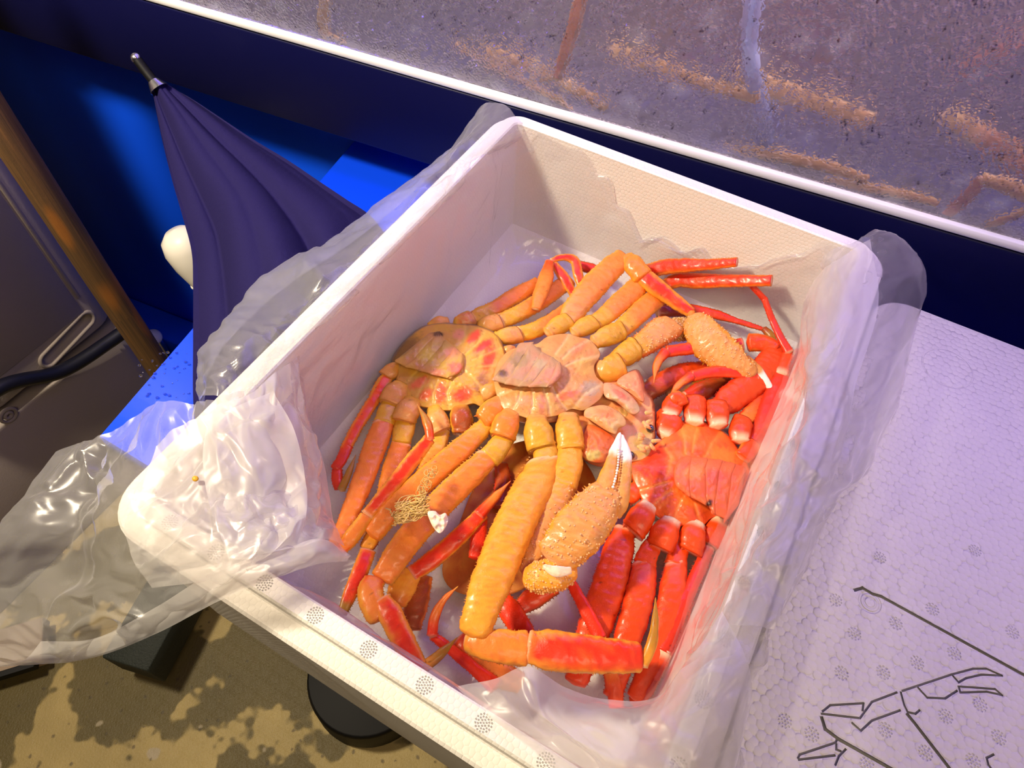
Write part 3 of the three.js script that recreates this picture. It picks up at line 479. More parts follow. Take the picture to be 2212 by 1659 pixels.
  leg(c, 'walking_leg', 'gold', ['hip', { tint: [C.p, C.y, C.y] }, [1180, 722, 62, 32], [1202, 706, 62, 42], [1228, 694, 60, 36]], ['upper_leg', { tint: [C.p, C.s, C.e], th: 0.55 }, [1222, 700, 60, 36], [1240, 670, 62, 52], [1285, 615, 66, 58], [1322, 578, 70, 52], [1350, 552, 72, 40]],
    ['knee', { tint: [C.e, C.o, C.e, C.o] }, [1350, 552, 74, 28], [1368, 572, 74, 44], [1392, 602, 70, 44]], ['lower_leg', {}, [1384, 592, 70, 40], [1415, 618, 68, 40], [1455, 648, 64, 33], [1496, 678, 60, 24]], ['leg_tip', { tint: [C.o, C.d, C.d] }, [1492, 672, 60, 20], [1494, 695, 60, 18], [1488, 720, 58, 10]]);
  leg(c, 'walking_leg', 'gold', ['hip', { tint: [C.p, C.y, C.y] }, [1236, 722, 62, 30], [1256, 710, 62, 42], [1282, 697, 60, 36]], ['upper_leg', { tint: [C.y, C.s, C.e], t0: 0.18, t1: 0.35 }, [1278, 700, 58, 34], [1300, 688, 58, 40], [1345, 648, 60, 46], [1392, 606, 60, 44]], ['lower_leg', { tint: [C.b, C.q, C.o, C.r], cut: 1 }, [1392, 590, 48, 34], [1430, 578, 48, 34], [1470, 574, 50, 32], [1535, 571, 54, 24], [1592, 566, 56, 20]]);
  leg(c, 'walking_leg', 'gold', ['hip', { tint: [C.p, C.y, C.y] }, [1278, 742, 60, 34], [1308, 728, 62, 48], [1342, 715, 58, 40]], ['upper_leg', { tint: [C.y, C.s, C.e], t0: 0.15, t1: 0.35 }, [1334, 718, 56, 38], [1360, 695, 56, 44], [1392, 665, 56, 46], [1434, 632, 52, 42]], ['lower_leg', { tint: [C.b, C.q, C.o, C.r], cut: 1 }, [1430, 620, 44, 26], [1462, 606, 46, 32], [1505, 607, 48, 34], [1580, 607, 52, 28], [1667, 606, 54, 24]]);
  leg(c, 'claw_arm', 'gold', ['hip', { tint: [C.p, C.e, C.y] }, [1282, 796, 58, 40], [1308, 800, 58, 60], [1338, 790, 56, 54]], ['hip', { tint: [C.e, C.y, C.y] }, [1322, 785, 56, 44], [1345, 770, 56, 52], [1372, 752, 54, 46]], ['upper_arm', { tint: [C.y, C.p, C.o], slant: 0.5 }, [1362, 760, 54, 44], [1395, 740, 54, 54], [1430, 715, 54, 62], [1452, 702, 52, 56]], ['wrist', { tint: [C.d, C.d, C.y] }, [1440, 712, 46, 50], [1470, 712, 46, 50], [1500, 708, 46, 44]],
    ['palm', { roll: 0.2 }, [1494, 682, 58, 34], [1508, 705, 60, 66], [1535, 742, 60, 82], [1570, 772, 58, 76], [1608, 797, 56, 46], [1634, 808, 54, 30]], ['finger', { tip: C.w, tipAt: 0.45 }, [1602, 778, 54, 34], [1630, 797, 54, 27], [1652, 822, 52, 19], [1671, 848, 50, 8]], ['finger', { tip: C.w, tipAt: 0.6 }, [1598, 800, 46, 28], [1625, 812, 44, 20], [1652, 838, 42, 8]]);
  leg(c, 'walking_leg', 'gold', ['hip', {}, [1078, 838, 56, 34], [1058, 846, 56, 38], [1040, 856, 54, 28]]);
  leg(c, 'walking_leg', 'gold', ['hip', { tint: [C.p, C.o, C.y] }, [1092, 862, 62, 42], [1066, 886, 62, 54], [1040, 912, 58, 42]], ['upper_leg', { t0: 0.05, t1: 0.25 }, [1062, 906, 58, 34], [1030, 938, 58, 42], [985, 980, 58, 52], [915, 1040, 58, 54], [850, 1100, 56, 50], [800, 1160, 52, 44]],
    ['knee', { tint: [C.b, C.e, C.b] }, [812, 1140, 48, 34], [800, 1170, 48, 34], [786, 1190, 48, 28]], ['lower_leg', { tint: [C.o, C.q, C.e, C.r], tip: C.d, tipAt: 0.75 }, [796, 1186, 52, 34], [782, 1225, 54, 36], [765, 1265, 54, 34], [737, 1330, 52, 22]]);
  leg(c, 'walking_leg', 'gold', ['hip', { tint: [C.p, C.o, C.y] }, [1106, 890, 64, 46], [1094, 915, 66, 60], [1084, 948, 62, 50]], ['knee', { spine: 0, tint: [C.y, C.y, C.y] }, [1092, 942, 62, 44], [1070, 975, 62, 50], [1052, 995, 62, 50]], ['upper_leg', { slant0: 0.6, tint: [C.o, C.s, C.e] }, [1062, 978, 62, 48], [1010, 1030, 62, 58], [925, 1115, 62, 62], [865, 1190, 62, 60], [822, 1256, 58, 52]],
    ['knee', { tint: [C.q, C.e, C.e, C.o] }, [812, 1246, 62, 44], [800, 1280, 64, 56], [812, 1320, 64, 54], [825, 1340, 62, 44]], ['lower_leg', {}, [822, 1292, 66, 40], [845, 1330, 66, 52], [872, 1385, 64, 50], [908, 1446, 60, 38]], ['leg_tip', { tint: [C.e, C.d, C.d] }, [910, 1446, 58, 26], [950, 1414, 60, 22], [989, 1376, 60, 2]]);
  leg(c, 'walking_leg', 'gold', ['hip', { tint: [C.p, C.y, C.y] }, [1160, 900, 66, 48], [1162, 930, 68, 66], [1170, 972, 64, 56]], ['knee', { spine: 0, tint: [C.y, C.y, C.y] }, [1178, 956, 66, 46], [1178, 990, 66, 54], [1176, 1020, 66, 56]], ['upper_leg', { slant0: 0.7, tint: [C.e, C.e, C.e], spot: 1.4 }, [1176, 990, 66, 62], [1152, 1050, 70, 84], [1105, 1150, 74, 90], [1062, 1255, 78, 88], [1030, 1345, 80, 74], [1018, 1378, 78, 56]],
    ['knee', { tint: [C.e, C.o, C.e, C.o] }, [1004, 1376, 72, 48], [1040, 1390, 74, 62], [1092, 1398, 74, 72], [1146, 1402, 72, 74]], ['lower_leg', { tint: [C.o, C.q, C.e, C.r] }, [1136, 1396, 74, 66], [1185, 1404, 76, 84], [1260, 1412, 76, 80], [1340, 1418, 74, 70], [1388, 1420, 72, 58]], ['leg_tip', { tint: [C.e, C.d, C.e] }, [1386, 1442, 72, 24], [1408, 1390, 76, 24], [1415, 1345, 78, 16], [1416, 1290, 80, 3]]);
  leg(c, 'claw_arm', 'gold', ['hip', { tint: [C.p, C.e, C.y] }, [1228, 895, 64, 48], [1228, 930, 66, 64], [1232, 975, 62, 56]], ['knee', { spine: 0, tint: [C.e, C.e, C.y] }, [1232, 960, 64, 50], [1228, 1005, 66, 62], [1216, 1060, 66, 56]], ['upper_arm', { tint: [C.e, C.p, C.e], oneSide: 1, slant0: 0.6 }, [1224, 1010, 64, 56], [1200, 1090, 64, 62], [1165, 1170, 64, 54], [1130, 1240, 64, 24]],
    ['wrist', {}, [1128, 1238, 70, 40], [1160, 1246, 74, 66], [1200, 1240, 78, 72], [1242, 1218, 78, 56]], ['palm', { oneSide: -1, spine: 2.6 }, [1192, 1218, 82, 82], [1212, 1190, 86, 98], [1244, 1152, 92, 114], [1280, 1110, 94, 106], [1304, 1072, 96, 80], [1316, 1040, 98, 44]], ['finger', { tip: C.w, tipAt: 0.62 }, [1290, 1100, 96, 60], [1308, 1050, 99, 44], [1326, 985, 104, 26], [1340, 934, 106, 9]], ['finger', { tip: C.w, tipAt: 0.6 }, [1326, 1118, 86, 30], [1338, 1085, 95, 40], [1348, 1035, 100, 32], [1352, 985, 103, 25], [1342, 938, 105, 10]]);
  const arm = c.children[c.children.length - 1], teeth = [];
  for (let k = 0; k < 15; k++) { const t = k / 14, p = Q(lerp(1324, 1336, t) + 4 * Math.sin(t * 3.1), lerp(1052, 970, t), 106 + 3 * t); teeth.push(new THREE.SphereGeometry(0.0009 + 0.0005 * rnd(), 8, 6).translate(p.x, p.y, p.z)); }
  part('teeth', mergeGeometries(teeth), M.white, arm, 'row of small white claw teeth').userData.kind = 'stuff';
  { const p = [[1180, 1222], [1200, 1236], [1230, 1236]]; part('joint_skin', loft([[1172, 1222, 97, 12], [1200, 1234, 98, 26], [1234, 1232, 97, 14]], { ...KIND.hip, th: 0.5, paint: paint(C.c, C.c, C.w) }), M.shell, arm); }
  settle(c);
}
// --- the right crab, bright red
{
  const c = thing('crab', 'bright red cooked crab on its back at the right against the bag', 'crab', 'cooked crabs in the foam box');
  part('body', dome([[1430, 950], [1455, 920], [1480, 911], [1509, 910], [1535, 918], [1558, 931], [1580, 950], [1596, 975], [1612, 1000], [1621, 1035], [1610, 1076], [1590, 1105], [1572, 1121], [1539, 1118], [1515, 1137], [1485, 1136], [1455, 1134], [1430, 1122], [1404, 1101], [1388, 1080], [1378, 1058], [1366, 1030], [1362, 1003], [1380, 985], [1408, 968]],
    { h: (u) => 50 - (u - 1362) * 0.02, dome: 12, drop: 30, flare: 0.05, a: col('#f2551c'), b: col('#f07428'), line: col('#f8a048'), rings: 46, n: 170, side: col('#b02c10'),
      furrows: [[3.5, 1.6, 1509, 912, 1500, 945, 1495, 975], [3.5, 1.6, 1558, 933, 1535, 960, 1520, 990], [3.5, 1.6, 1470, 920, 1478, 950, 1480, 980], [3.5, 1.6, 1404, 1100, 1430, 1075, 1450, 1060], [3.5, 1.6, 1455, 1133, 1462, 1100, 1470, 1080], [3.5, 1.6, 1515, 1135, 1505, 1105, 1500, 1090], [3, 1.2, 1380, 1060, 1415, 1050, 1450, 1040], [4, 1.2, 1430, 955, 1450, 990, 1440, 1030]],
      bulges: [[1478, 940, 14, 22, 2], [1525, 950, 16, 22, 2, 0.5], [1415, 1080, 18, 10, 1.8, -0.5], [1445, 1108, 10, 18, 1.8], [1490, 1110, 12, 18, 1.8]],
      spots: [[1490, 935, 26, 24, '#f58a34', 0.8], [1560, 985, 40, 24, '#f2882c', 0.9, 0.4], [1425, 980, 30, 22, '#e8360c', 0.9, -0.6], [1410, 1010, 40, 30, '#e63a10', 0.9], [1420, 1078, 26, 14, '#ec5a48', 0.8, -0.5], [1455, 1100, 18, 26, '#f06030', 0.8], [1500, 1110, 24, 22, '#f05a3c', 0.7]] }), M.shell, c);
  tailFlap(c, [[1612, 1010, 1596, 1090], [1588, 1002, 1571, 1122], [1560, 994, 1544, 1112], [1528, 990, 1528, 1092], [1492, 986, 1491, 1074]], [[1476, 988], [1462, 1000], [1455, 1022], [1460, 1050], [1474, 1062]], 62, 3,
    { a: col('#e0603a'), b: col('#e8703c'), spots: [[1500, 1020, 30, 20, '#ee8a48', 0.7], [1545, 1030, 30, 20, '#d95440', 0.7], [1532, 1088, 8, 12, '#2a1012', 0.95, 0.5]] });
  const H = (...a) => leg(c, 'walking_leg', 'red', ...a), pale = { tint: [C.c, C.q, C.q], t0: 0.15, t1: 0.4 };
  leg(c, 'claw_arm', 'red', ['hip', pale, [1432, 950, 44, 38], [1442, 925, 46, 56], [1448, 902, 46, 52]], ['hip', pale, [1444, 905, 50, 42], [1450, 885, 52, 46], [1458, 862, 52, 36]], ['hip', {}, [1446, 868, 56, 32], [1462, 862, 58, 38], [1470, 876, 54, 30]]);
  H(['hip', pale, [1500, 922, 48, 46], [1500, 895, 50, 52], [1501, 862, 50, 42]], ['upper_leg', { tint: [C.m, C.b, C.m] }, [1480, 862, 30, 32], [1515, 845, 30, 42], [1580, 825, 30, 36]]);
  H(['hip', pale, [1552, 928, 48, 46], [1549, 900, 50, 54], [1546, 872, 50, 44]], ['upper_leg', { tint: [C.q, C.q, C.m] }, [1548, 886, 44, 44], [1578, 862, 44, 62], [1625, 826, 46, 68], [1662, 786, 48, 60], [1686, 752, 48, 50]], ['knee', {}, [1680, 760, 50, 44], [1650, 742, 50, 38], [1612, 740, 48, 40]], ['lower_leg', { tint: [C.m, C.q, C.q, C.r] }, [1606, 746, 48, 32], [1560, 748, 50, 30], [1500, 752, 52, 27], [1438, 760, 54, 25]], ['leg_tip', {}, [1440, 758, 54, 24], [1420, 785, 54, 18], [1412, 828, 52, 2]]);
  H(['hip', pale, [1600, 960, 46, 44], [1598, 935, 48, 50], [1604, 908, 46, 38]], ['upper_leg', { tint: [C.o, C.q, C.m] }, [1600, 915, 42, 34], [1625, 892, 42, 38], [1652, 858, 42, 36], [1676, 820, 40, 32]], ['lower_leg', { tint: [C.m, C.q, C.q, C.r] }, [1640, 822, 52, 18], [1600, 808, 54, 22], [1545, 803, 56, 26], [1493, 813, 58, 24]], ['leg_tip', {}, [1496, 810, 58, 22], [1466, 832, 58, 16], [1444, 862, 56, 2]]);
  H(['hip', {}, [1598, 992, 46, 40], [1612, 978, 46, 42], [1628, 960, 44, 32]], ['upper_leg', { tint: [C.q, C.r, C.m], e: 2 }, [1618, 975, 44, 30], [1640, 935, 46, 36], [1664, 872, 48, 40], [1682, 825, 50, 36], [1690, 800, 50, 30]], ['knee', { tint: [C.c, C.q, C.m], t0: 0.05, t1: 0.3 }, [1686, 812, 52, 28], [1694, 785, 54, 24], [1704, 755, 56, 20]], ['lower_leg', { tint: [C.m, C.m, C.m] }, [1706, 764, 58, 20], [1686, 728, 62, 16], [1668, 690, 66, 14], [1650, 642, 70, 13]], ['leg_tip', { tint: [C.m, C.m, C.m], th: 1 }, [1654, 650, 70, 14], [1638, 632, 72, 13], [1618, 612, 72, 12]]);
  leg(c, 'claw_arm', 'red', ['hip', {}, [1382, 1052, 44, 40], [1364, 1066, 44, 44], [1352, 1082, 40, 32]]);
  H(['hip', pale, [1404, 1090, 46, 46], [1386, 1116, 48, 60], [1366, 1150, 44, 50]], ['upper_leg', { tint: [C.q, C.q, C.m] }, [1352, 1138, 36, 44], [1336, 1190, 36, 66], [1318, 1260, 36, 76], [1290, 1340, 36, 74], [1262, 1420, 34, 62], [1240, 1480, 32, 50]]);
  H(['hip', pale, [1452, 1122, 46, 48], [1436, 1152, 48, 62], [1424, 1186, 44, 50]], ['knee', { spine: 0, ...pale }, [1418, 1164, 42, 34], [1402, 1192, 42, 44], [1390, 1225, 40, 50]], ['upper_leg', { tint: [C.q, C.q, C.m], slant0: 0.4 }, [1392, 1210, 40, 50], [1384, 1275, 42, 62], [1368, 1340, 42, 62], [1346, 1410, 40, 56], [1322, 1510, 34, 42]]);
  H(['hip', pale, [1506, 1128, 44, 46], [1496, 1158, 46, 58], [1490, 1194, 42, 48]], ['knee', { spine: 0, ...pale }, [1480, 1162, 40, 34], [1466, 1192, 40, 42], [1458, 1228, 40, 48]], ['upper_leg', { tint: [C.q, C.q, C.m], slant0: 0.4 }, [1460, 1212, 40, 46], [1454, 1272, 42, 58], [1440, 1340, 42, 56], [1412, 1420, 38, 48], [1368, 1512, 32, 36]]);
  H(['hip', pale, [1556, 1118, 42, 40], [1546, 1146, 42, 50], [1534, 1180, 40, 40]], ['upper_leg', { tint: [C.m, C.r, C.m], e: 2, th: 0.8 }, [1532, 1180, 40, 26], [1510, 1230, 42, 28], [1478, 1300, 44, 32], [1448, 1372, 42, 32], [1430, 1412, 40, 34]], ['knee', { tint: [C.c, C.q, C.m], t0: 0.1, t1: 0.4 }, [1436, 1400, 42, 34], [1428, 1425, 40, 26], [1412, 1470, 36, 26]], ['lower_leg', { tint: [C.m, C.q, C.m] }, [1414, 1462, 34, 24], [1395, 1495, 30, 28], [1362, 1520, 26, 24]]);
  settle(c);
}
// --- the crab underneath, of which legs show
{
  const c = thing('crab', 'dark orange crab buried underneath, some red legs and shell showing in gaps', 'crab', 'cooked crabs in the foam box');
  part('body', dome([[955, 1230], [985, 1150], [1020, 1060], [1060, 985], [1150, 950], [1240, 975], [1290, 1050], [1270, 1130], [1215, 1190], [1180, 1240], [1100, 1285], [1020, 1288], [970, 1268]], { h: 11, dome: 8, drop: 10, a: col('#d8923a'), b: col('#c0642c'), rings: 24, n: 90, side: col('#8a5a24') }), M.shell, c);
  const H = (...a) => leg(c, 'walking_leg', 'red', ...a);
  H(['knee', { tint: [C.o, C.e, C.e] }, [852, 1310, 34, 46], [868, 1272, 36, 58], [896, 1232, 38, 42]], ['lower_leg', { tint: [C.q, C.q, C.e, C.r] }, [886, 1242, 40, 34], [930, 1212, 42, 40], [985, 1165, 46, 38], [1045, 1105, 50, 30]], ['leg_tip', {}, [1032, 1116, 50, 28], [1068, 1076, 54, 20], [1104, 1038, 56, 2]]);
  H(['lower_leg', { tint: [C.q, C.r, C.q, C.r] }, [1036, 1112, 44, 34], [1034, 1150, 42, 36], [1028, 1210, 36, 34]]);
  H(['upper_leg', { tint: [C.b, C.b, C.o] }, [912, 1240, 22, 46], [900, 1300, 20, 52], [886, 1362, 18, 44]]);
  H(['upper_leg', { tint: [C.q, C.o, C.o] }, [985, 1380, 26, 40], [1030, 1420, 26, 56], [1080, 1455, 24, 56], [1130, 1478, 22, 44]]);
  H(['lower_leg', { tint: [C.r, C.r, C.q, C.r], e: 2 }, [930, 1370, 44, 20], [965, 1396, 44, 22], [1010, 1432, 42, 26], [1075, 1486, 40, 36]], ['leg_tip', { tip: C.e, tipAt: 0.85 }, [932, 1378, 46, 24], [940, 1330, 50, 22], [962, 1292, 54, 13], [990, 1266, 58, 2]]);
  H(['upper_leg', { tint: [C.m, C.r, C.q] }, [1080, 1290, 30, 42], [1105, 1325, 30, 50], [1142, 1385, 28, 48]]);
  H(['lower_leg', { tint: [C.r, C.r, C.m, C.r], e: 2 }, [1222, 1238, 52, 20], [1245, 1280, 52, 24], [1272, 1330, 50, 30], [1300, 1385, 48, 32]]);
  H(['upper_leg', { tint: [C.m, C.q, C.b] }, [1120, 1315, 24, 36], [1155, 1290, 26, 48], [1200, 1262, 28, 42]]);
  H(['upper_leg', { tint: [C.b, C.b, C.m] }, [1082, 1000, 20, 28], [1086, 1040, 22, 34], [1075, 1100, 22, 30]]);
  H(['upper_leg', { tint: [C.b, C.q, C.b] }, [1385, 862, 26, 34], [1420, 832, 30, 46], [1470, 806, 30, 42], [1540, 794, 26, 30]]);
  H(['upper_leg', { tint: [C.d, C.d, C.b] }, [1440, 855, 18, 30], [1500, 832, 18, 36], [1575, 812, 18, 26]]);
  H(['lower_leg', { tint: [C.b, C.m, C.b] }, [1415, 672, 26, 30], [1480, 670, 30, 28], [1540, 678, 36, 22], [1600, 696, 40, 13], [1654, 713, 44, 9]], ['leg_tip', { tint: [C.b, C.d, C.b] }, [1648, 708, 46, 14], [1664, 724, 46, 18], [1678, 746, 44, 8]]);
  H(['lower_leg', { tint: [C.b, C.m, C.b, C.r] }, [1245, 572, 30, 20], [1275, 580, 30, 24], [1310, 595, 28, 22]]);
  H(['lower_leg', { tint: [C.o, C.q, C.q], cut: 1 }, [1318, 1446, 40, 34], [1326, 1480, 38, 36], [1332, 1530, 34, 32]]);
  settle(c);
}
// --- bits lying on the crabs
{
  const strand = (pts, r) => new THREE.TubeGeometry(new THREE.CatmullRomCurve3(pts), 24, r, 5);
  const gs = [];
  for (let k = 0; k < 80; k++) { const pts = []; for (let j = 0; j < 5; j++) pts.push(Q(852 + j * 15 + 18 * rnd(), 1105 - j * 5 + k * 0.55 - 26 + 16 * rnd(), 84 + 8 * rnd())); gs.push(strand(pts, 0.0004)); }
  for (let k = 0; k < 26; k++) { const t = k / 26, x = lerp(908, 936, t) + 16 * (rnd() - 0.5), y = lerp(1070, 1010, t) + 12 * (rnd() - 0.5), pts = []; for (let j = 0; j < 7; j++) { const a = j / 6 * 6.28; pts.push(Q(x + Math.cos(a) * (5 + 3 * rnd()), y + Math.sin(a) * (5 + 3 * rnd()), 88 + 4 * rnd())); } gs.push(strand(pts, 0.0003)); }
  for (let k = 0; k < 12; k++) { const x = 838 + 30 * rnd(), y = 1100 + 32 * rnd(), pts = []; for (let j = 0; j < 6; j++) pts.push(Q(x + 14 * (rnd() - 0.5), y + 14 * (rnd() - 0.5), 80 + 5 * rnd())); gs.push(strand(pts, 0.0005)); }
  const t = part('crab_tissue', mergeGeometries(gs), M.tissue, null); tag(t, 'tangle of yellow stringy tissue stuck on the orange crab legs', 'scraps');
  const m = dome([[924, 1106], [940, 1104], [950, 1112], [962, 1108], [968, 1122], [962, 1140], [950, 1152], [938, 1142], [930, 1128]], { h: 94, dome: 3, drop: 3, rough: 2.2, rings: 16, n: 60, a: C.w, b: C.c });
  tag(part('membrane_scrap', m, M.membrane, null), 'small crumpled white membrane scrap on an orange crab leg', 'scraps');
}
// ---------------------------------------------------------------- the plastic bag
const hash = (i, j, k) => { let h = Math.imul(i, 374761393) + Math.imul(j, 668265263) + Math.imul(k, 69069); h = Math.imul(h ^ (h >>> 13), 1274126177); return ((h ^ (h >>> 16)) >>> 0) / 4294967296 - 0.5; };
function facet(x, y, k) {                                          // random heights joined by flat triangles: what crumpled film looks like
  const i = Math.floor(x), j = Math.floor(y), f = x - i, g = y - j, h = (a, b) => hash(i + a, j + b, k);
  if (hash(i, j, k + 99) > 0) { if (f + g < 1) return h(0, 0) + (h(1, 0) - h(0, 0)) * f + (h(0, 1) - h(0, 0)) * g; return h(1, 1) + (h(0, 1) - h(1, 1)) * (1 - f) + (h(1, 0) - h(1, 1)) * (1 - g); }
  if (f > g) return h(0, 0) + (h(1, 0) - h(0, 0)) * f + (h(1, 1) - h(1, 0)) * g; return h(0, 0) + (h(1, 1) - h(0, 1)) * f + (h(0, 1) - h(0, 0)) * g;
}
function surface(rows, nu, nv, amp, sd) {                          // a sheet through a grid of points
  const cur = rows.map((r) => new THREE.CatmullRomCurve3(r, false, 'centripetal')), pos = [], uv = [], idx = [];
  for (let i = 0; i <= nu; i++) {
    const line = new THREE.CatmullRomCurve3(cur.map((c) => c.getPoint(i / nu)), false, 'centripetal');
    for (let j = 0; j <= nv; j++) pos.push(line.getPoint(j / nv));
  }
  const mid = (k, along) => { let l = 0; for (let i = 1; i <= k; i++) l += along(i).distanceTo(along(i - 1)); return l; }, lenU = mid(nu, (i) => pos[i * (nv + 1) + (nv >> 1)]), lenV = mid(nv, (j) => pos[(nu >> 1) * (nv + 1) + j]);
  const W = nv + 1, at = (i, j) => pos[clamp(i, 0, nu) * W + clamp(j, 0, nv)], out = [];
  for (let i = 0; i <= nu; i++) for (let j = 0; j <= nv; j++) {
    const p = at(i, j), n = at(i + 1, j).clone().sub(at(i - 1, j)).cross(at(i, j + 1).clone().sub(at(i, j - 1))).normalize();
    const e = Math.min(1, 6 * Math.min(i / nu, 1 - i / nu, j / nv, 1 - j / nv) + 0.35), w = N3(p.x * 9 + sd, p.y * 9, p.z * 9) * 0.35;
    const U = lenU * i / nu, Vv = lenV * j / nv, wx = 0.03 * N3(U * 11, Vv * 11, sd) + 0.008 * N3(U * 38, Vv * 38, sd), wy = 0.03 * N3(U * 11, Vv * 11, sd + 9) + 0.008 * N3(U * 38, Vv * 38, sd + 9);
    const X = (U + wx) * 0.8 + (Vv + wy) * 0.6, Y = (Vv + wy) * 0.8 - (U + wx) * 0.6, busy = 0.5 + 0.5 * smooth(-0.5, 0.5, w * 3);
    const d = amp * e * (3.2 * facet(X / 0.065, Y / 0.042, sd) + busy * (1.2 * facet(Y / 0.027, X / 0.019, sd + 1) + 0.2 * facet(X / 0.009, Y / 0.011, sd + 2)));
    const q = p.clone().addScaledVector(n, d); out.push(q.x, q.y, q.z); uv.push(i / nu, j / nv);
    if (i < nu && j < nv) { const A = i * W + j; idx.push(A, A + 1, A + W, A + 1, A + W + 1, A + W); }
  }
  const g = new THREE.BufferGeometry(); g.setAttribute('position', new THREE.Float32BufferAttribute(out, 3)); g.setAttribute('uv', new THREE.Float32BufferAttribute(uv, 2)); g.setIndex(idx); g.computeVertexNormals();
  return g;
}
const grid = (...rows) => rows.map((r) => r.map(([u, v, y]) => P(u, v, y)));
{
  const b = thing('plastic_bag', 'crumpled clear plastic bag lining the foam box and hanging over its rim', 'bag');
  // lining: round the inside walls, from the rim down to the floor
  const rows = [], n = 160, ring = (d, y, r) => { const c = rrect(-0.312 + d, 0.07 - d, -0.601 + d, -0.071 - d, r, 24), o = []; for (const [x, z] of c) o.push(v3(x, y, z)); return new THREE.CatmullRomCurve3(o, true, 'centripetal'); };
  const rings = [ring(0.003, 1.05, 0.03), ring(0.006, 1.02, 0.034), ring(0.009, 0.97, 0.045), ring(0.013, 0.92, 0.06), ring(0.024, 0.897, 0.07), ring(0.06, 0.8945, 0.08), ring(0.11, 0.8935, 0.07)];
  for (let i = 0; i <= n; i++) {
    const col_ = rings.map((r) => r.getPointAt((i % n) / n)), top = col_[0];
    // along the back wall and the front wall the bag has slipped down
    let slip = 0; if (top.z < -0.57) slip = 0.075 * smooth(-0.24, -0.13, top.x) * smooth(0.045, -0.03, top.x) + 0.012 * N3(top.x * 30, 0, 3); if (top.z > -0.09) slip = 0.012 * smooth(-0.3, -0.26, top.x);
    if (slip > 0) for (let k = 0; k < 3; k++) if (col_[k].y > 1.05 - slip) { const f = 1.05 - slip - 0.004 * k; col_[k].y = f; }
    rows.push(col_);
  }
  part('lining', surface(rows, 110, 640, 0.0032, 3), M.film, b);
  part('left_overhang', surface(grid(
    [[1160, 275, 1.03], [1122, 262, 1.052], [1092, 226, 1.062], [1050, 222, 1.05], [1035, 246, 1.01]], [[1060, 345, 1.03], [1030, 330, 1.055], [990, 320, 1.058], [955, 332, 1.03], [968, 345, 0.99]], [[1000, 400, 1.03], [975, 395, 1.055], [930, 392, 1.058], [855, 418, 1.02], [880, 430, 0.97]], [[880, 515, 1.03], [858, 508, 1.055], [810, 500, 1.058], [738, 500, 1.01], [770, 520, 0.96]],
    [[765, 640, 1.03], [735, 632, 1.055], [680, 622, 1.058], [590, 592, 1.01], [620, 620, 0.96]], [[670, 735, 1.03], [640, 722, 1.055], [585, 706, 1.058], [478, 694, 1.01], [500, 730, 0.96]], [[600, 810, 1.03], [565, 795, 1.055], [500, 786, 1.062], [438, 790, 1.01], [450, 810, 0.96]], [[540, 880, 1.035], [500, 868, 1.06], [470, 858, 1.062], [428, 862, 1.02], [440, 880, 0.97]]), 90, 220, 0.004, 11), M.flap, b);
  part('corner_flap', surface(grid(
    [[640, 770, 1.035], [560, 830, 1.058], [490, 858, 1.064], [415, 868, 1.05], [330, 868, 1.035], [225, 932, 1.02], [118, 976, 1.0]], [[660, 880, 1.02], [600, 915, 1.058], [500, 935, 1.068], [400, 965, 1.06], [290, 990, 1.05], [170, 1035, 1.02], [35, 1090, 0.99]], [[696, 1010, 1.0], [640, 1035, 1.05], [530, 1050, 1.07], [420, 1075, 1.075], [300, 1090, 1.06], [150, 1140, 1.02], [-20, 1180, 0.98]],
    [[712, 1110, 1.02], [660, 1118, 1.06], [560, 1130, 1.075], [440, 1165, 1.08], [310, 1200, 1.05], [150, 1240, 1.0], [-40, 1270, 0.96]], [[757, 1188, 1.05], [680, 1168, 1.07], [580, 1190, 1.078], [460, 1235, 1.075], [330, 1300, 1.04], [170, 1360, 1.0], [-20, 1390, 0.95]], [[758, 1204, 1.052], [690, 1212, 1.07], [590, 1245, 1.075], [470, 1295, 1.06], [330, 1368, 1.03], [190, 1420, 0.99], [-10, 1442, 0.95]]), 200, 190, 0.0095, 23), M.flap, b);
  part('inner_layer', surface(grid(
    [[655, 770, 1.02], [600, 800, 1.062], [540, 850, 1.072], [470, 872, 1.074]], [[668, 880, 1.0], [620, 905, 1.056], [540, 930, 1.078], [440, 960, 1.08]], [[704, 1010, 0.985], [660, 1030, 1.05], [570, 1050, 1.08], [450, 1080, 1.086]],
    [[716, 1110, 1.0], [680, 1116, 1.055], [590, 1130, 1.084], [480, 1165, 1.09]], [[744, 1180, 1.03], [700, 1170, 1.07], [620, 1185, 1.086], [500, 1222, 1.086]]), 110, 110, 0.005, 67), M.layer, b);
  part('inner_layer', surface(grid(
    [[1740, 640, 0.98], [1770, 600, 1.03], [1810, 560, 1.066], [1880, 515, 1.076]], [[1722, 760, 0.97], [1750, 740, 1.04], [1810, 700, 1.074], [1900, 650, 1.076]], [[1706, 880, 0.97], [1725, 860, 1.04], [1780, 840, 1.072], [1850, 830, 1.07]], [[1650, 1000, 0.97], [1675, 990, 1.04], [1740, 980, 1.072], [1810, 990, 1.066]],
    [[1600, 1120, 0.97], [1630, 1110, 1.04], [1692, 1110, 1.07], [1765, 1120, 1.066]], [[1556, 1240, 0.97], [1585, 1230, 1.04], [1650, 1230, 1.07], [1720, 1240, 1.066]], [[1500, 1360, 0.97], [1540, 1350, 1.045], [1610, 1350, 1.07], [1670, 1360, 1.066]]), 80, 190, 0.005, 71), M.layer, b);
